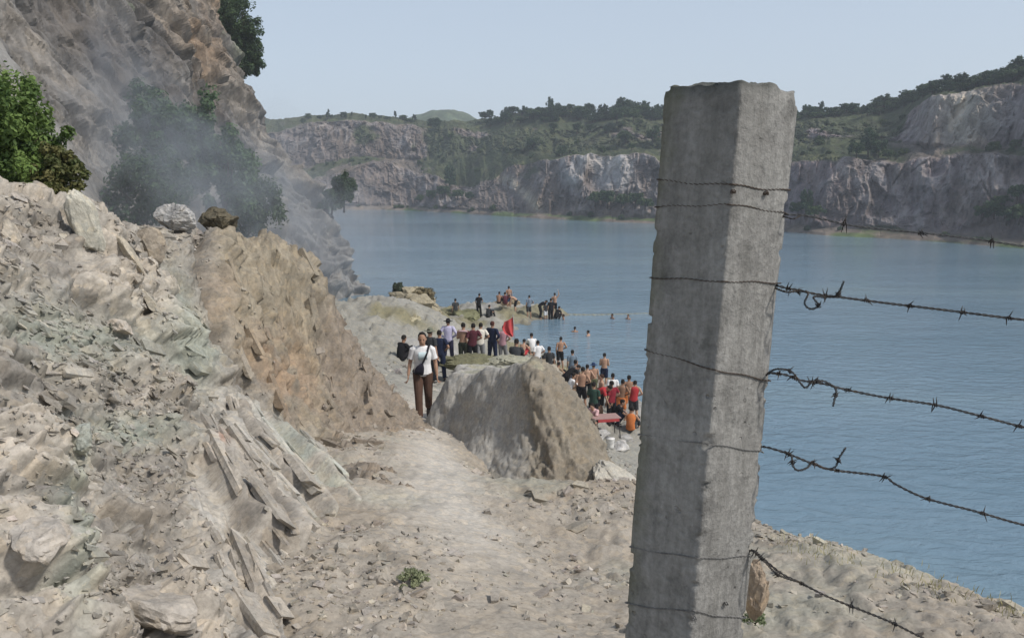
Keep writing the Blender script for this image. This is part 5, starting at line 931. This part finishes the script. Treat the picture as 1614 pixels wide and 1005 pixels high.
# flag, table, bucket, bags on the rocks and beach
fl = bpy.data.objects.new('flag', None); COL.objects.link(fl); fq_ = P(806, 540, 31.5); fl.location = (fq_[0], 31.5, float(ground_z(fq_[0], 31.5)[0])); fl['label'] = 'drooping red flag on a thin pole among the people on the rocks'; fl['category'] = 'flag'
toph = P(806, 497, 31.5)[2] - fl.location.z
link('pole', MB().tube([(.16, 0, -.1), (.12, 0, toph * .6), (.06, 0, toph + .05)], [.016, .014, .012], 8).mesh('pole', plain('grey_pole', (.3, .3, .3), .5)), fl)
U, V = np.meshgrid(np.linspace(0, 1, 26), np.linspace(0, 1, 34)); wdt = np.interp(V, [0, .12, .5, .8, 1], [.10, .36, .44, .34, .06]); fx = .08 - wdt * U; fy_ = .05 * np.sin(U * 9 + V * 2) * (.3 + V); fz_ = toph - V * .86 - .18 * U * (1 - V)
fvv = np.stack([fx, fy_, fz_], -1).reshape(-1, 3); fvv = np.r_[fvv, fvv + np.array([0, .006, 0])]; f1_ = grid_faces(34, 26); link('cloth', mesh_np('cloth', fvv, np.r_[f1_, f1_[:, ::-1] + 34 * 26], True, None, [cloth((.50, .075, .075), .8, 'red_cloth')]), fl)
def at_ground(px_, Y): q_ = P(px_, 600, Y); return np.array([q_[0], Y, float(ground_z(q_[0], Y)[0])])
tb = bpy.data.objects.new('camp_table', None); COL.objects.link(tb); tb.location = at_ground(952, 28.2); tb.rotation_euler = (0, 0, R(12)); tb['label'] = 'low folding camp table with a strip of red cloth on the beach'; tb['category'] = 'table'
link('table_top', MB().box((0, 0, .72), (.58, .32, .012)).mesh('table_top', cloth((.34, .22, .20), .7, 'table_sheet'), False), tb); link('cover', MB().box((.1, -.33, .66), (.40, .006, .05)).mesh('cover', cloth((.40, .06, .06), .7, 'red_cover'), False), tb)
for sx_ in (1, -1):
    for sy_ in (1, -1): link('leg', MB().tube([(sx_ * .56, sy_ * .30, -.03), (sx_ * .5, sy_ * .28, .71)], [.018, .018], 8).mesh('leg', plain('dark_metal', (.05, .045, .045), .5)), tb)
ch = bpy.data.objects.new('camp_chair', None); COL.objects.link(ch); pc_ = PEO['person in dark trousers sitting in the tan camp chair']; ch.location = pc_.location; ch.rotation_euler = pc_.rotation_euler; ch['label'] = 'tan camp chair with someone sitting in it on the beach'; ch['category'] = 'chair'
link('seat', MB().box((0, -.12, .41), (.25, .25, .012)).mesh('seat', cloth((.36, .28, .18)), False), ch); link('backrest', MB().box((0, .20, .72), (.25, .012, .22)).mesh('backrest', cloth((.36, .28, .18)), False), ch)
for sx_ in (1, -1):
    link('leg', MB().tube([(sx_ * .26, -.34, 0), (sx_ * .26, .18, .42), (sx_ * .26, .22, .95)], [.013] * 3, 8).mesh('leg', plain('dark_metal', (.05, .045, .045), .5)), ch); link('leg', MB().tube([(sx_ * .24, .18, 0), (sx_ * .24, -.34, .42)], [.013] * 2, 8).mesh('leg', plain('dark_metal', (.05, .045, .045), .5)), ch)
bk = bpy.data.objects.new('plastic_bucket', None); COL.objects.link(bk); bk.location = at_ground(964, 26.8); bk['label'] = 'white plastic bucket on the stones in front of the folding camp table'; bk['category'] = 'bucket'
link('shell', MB().tube([(0, 0, 0), (0, 0, .1), (0, 0, .36), (0, 0, .37)], [.125, .13, .155, .16], 20).mesh('shell', plain('white_plastic', (.68, .66, .62), .4)), bk); link('handle', MB().tube(spline([(.158, 0, .33), (.12, -.1, .26), (0, -.165, .22), (-.12, -.1, .26), (-.158, 0, .33)], 16), [.005] * 16, 6).mesh('handle', plain('grey_wire', (.3, .3, .3), .4)), bk)
for n_, (x_, Y_, c_, l_) in enumerate(((877, 29.5, BLK, 'black backpack at the left of the pile of bags on the beach'), (889, 29.2, (.55, .55, .54), 'white and grey bag in the pile on the beach'), (902, 29.0, (.03, .04, .05), 'dark holdall at the right of the pile of bags on the beach'))):
    q_ = at_ground(x_, Y_); bp_ = bpy.data.objects.new('backpack', None); COL.objects.link(bp_); bp_.location = q_; bp_.rotation_euler = (0, 0, n_ * .8); bp_['label'] = l_; bp_['category'] = 'bag'; bp_['group'] = 'bags piled on the beach'
    link('body', MB().tube([(0, 0, -.02), (0, 0, .1), (0, .02, .34), (0, .03, .44)], [(.17, .12), (.19, .14), (.17, .11), (.08, .05)], 16, (1, 0, 0), True, 3.5).mesh('body', cloth(c_)), bp_); link('pocket', MB().tube([(0, -.13, .05), (0, -.15, .12), (0, -.13, .24)], [(.12, .03), (.13, .045), (.10, .03)], 14, (1, 0, 0), True, 3.5).mesh('pocket', cloth(tuple(x * .7 + .01 for x in c_))), bp_)
# ------------------------------------------------------------------ air and smoke
k = NT('haze_air'); pv = k.n('ShaderNodeVolumePrincipled', Density=.0006, Anisotropy=.2); pv.inputs['Color'].default_value = (.90, .94, 1, 1); k.l(pv.outputs[0], k.out.inputs['Volume'])
def box_mesh(name, lo, hi, mat):
    v = [(x, y, z) for x in (lo[0], hi[0]) for y in (lo[1], hi[1]) for z in (lo[2], hi[2])]
    return mesh_np(name, v, [(0, 1, 3, 2), (4, 6, 7, 5), (0, 4, 5, 1), (2, 3, 7, 6), (0, 2, 6, 4), (1, 5, 7, 3)], False, None, [mat])
link('haze', box_mesh('haze', (-460, -58, -5), (460, 690, 56), k.m), kind='stuff')
SPH = None
def smoke(name, loc, scl, rot, dens, nscale, col, seed):
    k = NT(name); tc = k.n('ShaderNodeTexCoord'); ln = k.n('ShaderNodeVectorMath', _operation='LENGTH'); k.l(tc.outputs['Object'], ln.inputs[0])
    mp = k.n('ShaderNodeMapping'); mp.inputs['Location'].default_value = (seed, seed * 2, 0); k.l(tc.outputs['Object'], mp.inputs['Vector'])
    nz_ = k.noise(nscale, 7, .62, mp.outputs['Vector'], .6)
    fall_ = k.math('MULTIPLY', k.math('SUBTRACT', 1.0, ln.outputs['Value']), 1.5)
    d = k.math('SUBTRACT', k.math('ADD', fall_, k.math('MULTIPLY', nz_, 3.2)), 1.95)
    d = k.math('MULTIPLY', k.math('MINIMUM', k.math('MAXIMUM', d, 0.0), 1.0), dens)
    pv = k.n('ShaderNodeVolumePrincipled', Anisotropy=.1); pv.inputs['Color'].default_value = (*col, 1); k.l(d, pv.inputs['Density']); k.l(pv.outputs[0], k.out.inputs['Volume'])
    import bmesh
    bm = bmesh.new(); bmesh.ops.create_icosphere(bm, subdivisions=3, radius=1.0); m = bpy.data.meshes.new(name); bm.to_mesh(m); bm.free(); m.materials.append(k.m)
    o = link(name, m, kind='stuff'); o.location = loc; o.scale = scl; o.rotation_euler = rot
    return o
sc_ = (.62, .67, .74)
smoke('smoke', P(290, 300, 26), (5.4, 3.6, 4.2), (0, R(-10), 0), .22, 3.0, sc_, 3)
smoke('smoke', P(205, 180, 28), (2.8, 2.8, 5.0), (0, R(-16), 0), .16, 2.6, sc_, 8)
smoke('smoke', P(440, 335, 36), (5.2, 4.4, 4.2), (0, R(24), 0), .15, 2.8, sc_, 12)
smoke('smoke', P(530, 390, 55), (5.2, 6, 6.5), (0, R(10), 0), .07, 2.4, sc_, 17)
# ------------------------------------------------------------------ light, camera, air
SUN_AZ, SUN_EL = R(118), R(49)
D = Vector((math.sin(SUN_AZ) * math.cos(SUN_EL), math.cos(SUN_AZ) * math.cos(SUN_EL), math.sin(SUN_EL)))
sl = bpy.data.lights.new('sun', 'SUN'); sl.energy = 3.0; sl.angle = R(4.0); sl.color = (1, .955, .89)
so = bpy.data.objects.new('sun', sl); COL.objects.link(so); so.rotation_euler = D.to_track_quat('Z', 'Y').to_euler(); so.location = (40, -20, 60)
W = bpy.data.worlds.new('World'); SC.world = W; W.use_nodes = True; t = W.node_tree; t.nodes.clear()
sk = t.nodes.new('ShaderNodeTexSky'); sk.sky_type = 'NISHITA'; sk.sun_disc = False; sk.sun_elevation = SUN_EL; sk.sun_rotation = SUN_AZ; sk.air_density = 1.0; sk.dust_density = 2.0; sk.ozone_density = 1.0
bg = t.nodes.new('ShaderNodeBackground'); bg.inputs['Strength'].default_value = .115; wo = t.nodes.new('ShaderNodeOutputWorld')
tc_ = t.nodes.new('ShaderNodeTexCoord'); sz_ = t.nodes.new('ShaderNodeSeparateXYZ'); t.links.new(tc_.outputs['Generated'], sz_.inputs[0])
rp_ = t.nodes.new('ShaderNodeValToRGB'); rp_.color_ramp.elements[0].position = .0; rp_.color_ramp.elements[0].color = (.80,) * 3 + (1,); rp_.color_ramp.elements[1].position = .75; rp_.color_ramp.elements[1].color = (.30,) * 3 + (1,); t.links.new(sz_.outputs['Z'], rp_.inputs['Fac'])
mx_ = t.nodes.new('ShaderNodeMix'); mx_.data_type = 'RGBA'; t.links.new(rp_.outputs['Color'], mx_.inputs[0]); t.links.new(sk.outputs[0], mx_.inputs[6]); mx_.inputs[7].default_value = (5.2, 5.95, 6.9, 1)   # milky summer haze in the sky
t.links.new(mx_.outputs[2], bg.inputs['Color']); t.links.new(bg.outputs[0], wo.inputs['Surface'])
cam = bpy.data.cameras.new('camera'); cam.sensor_width = 36; cam.lens = 36 * F / 1614; cam.clip_start = .05; cam.clip_end = 6000
co = bpy.data.objects.new('camera', cam); COL.objects.link(co); co.location = (0, 0, EYE); co.rotation_euler = (math.pi / 2 - PIT, 0, 0); SC.camera = co
vs_ = SC.view_settings; vs_.view_transform = 'Standard'; vs_.look = 'None'; vs_.gamma = 1; vs_.exposure = 0.08; vs_.use_curve_mapping = False
SC.cycles.use_denoising = True; SC.cycles.volume_step_rate = 2.0; SC.cycles.max_bounces = 6; SC.cycles.volume_bounces = 1; SC.cycles.transparent_max_bounces = 12
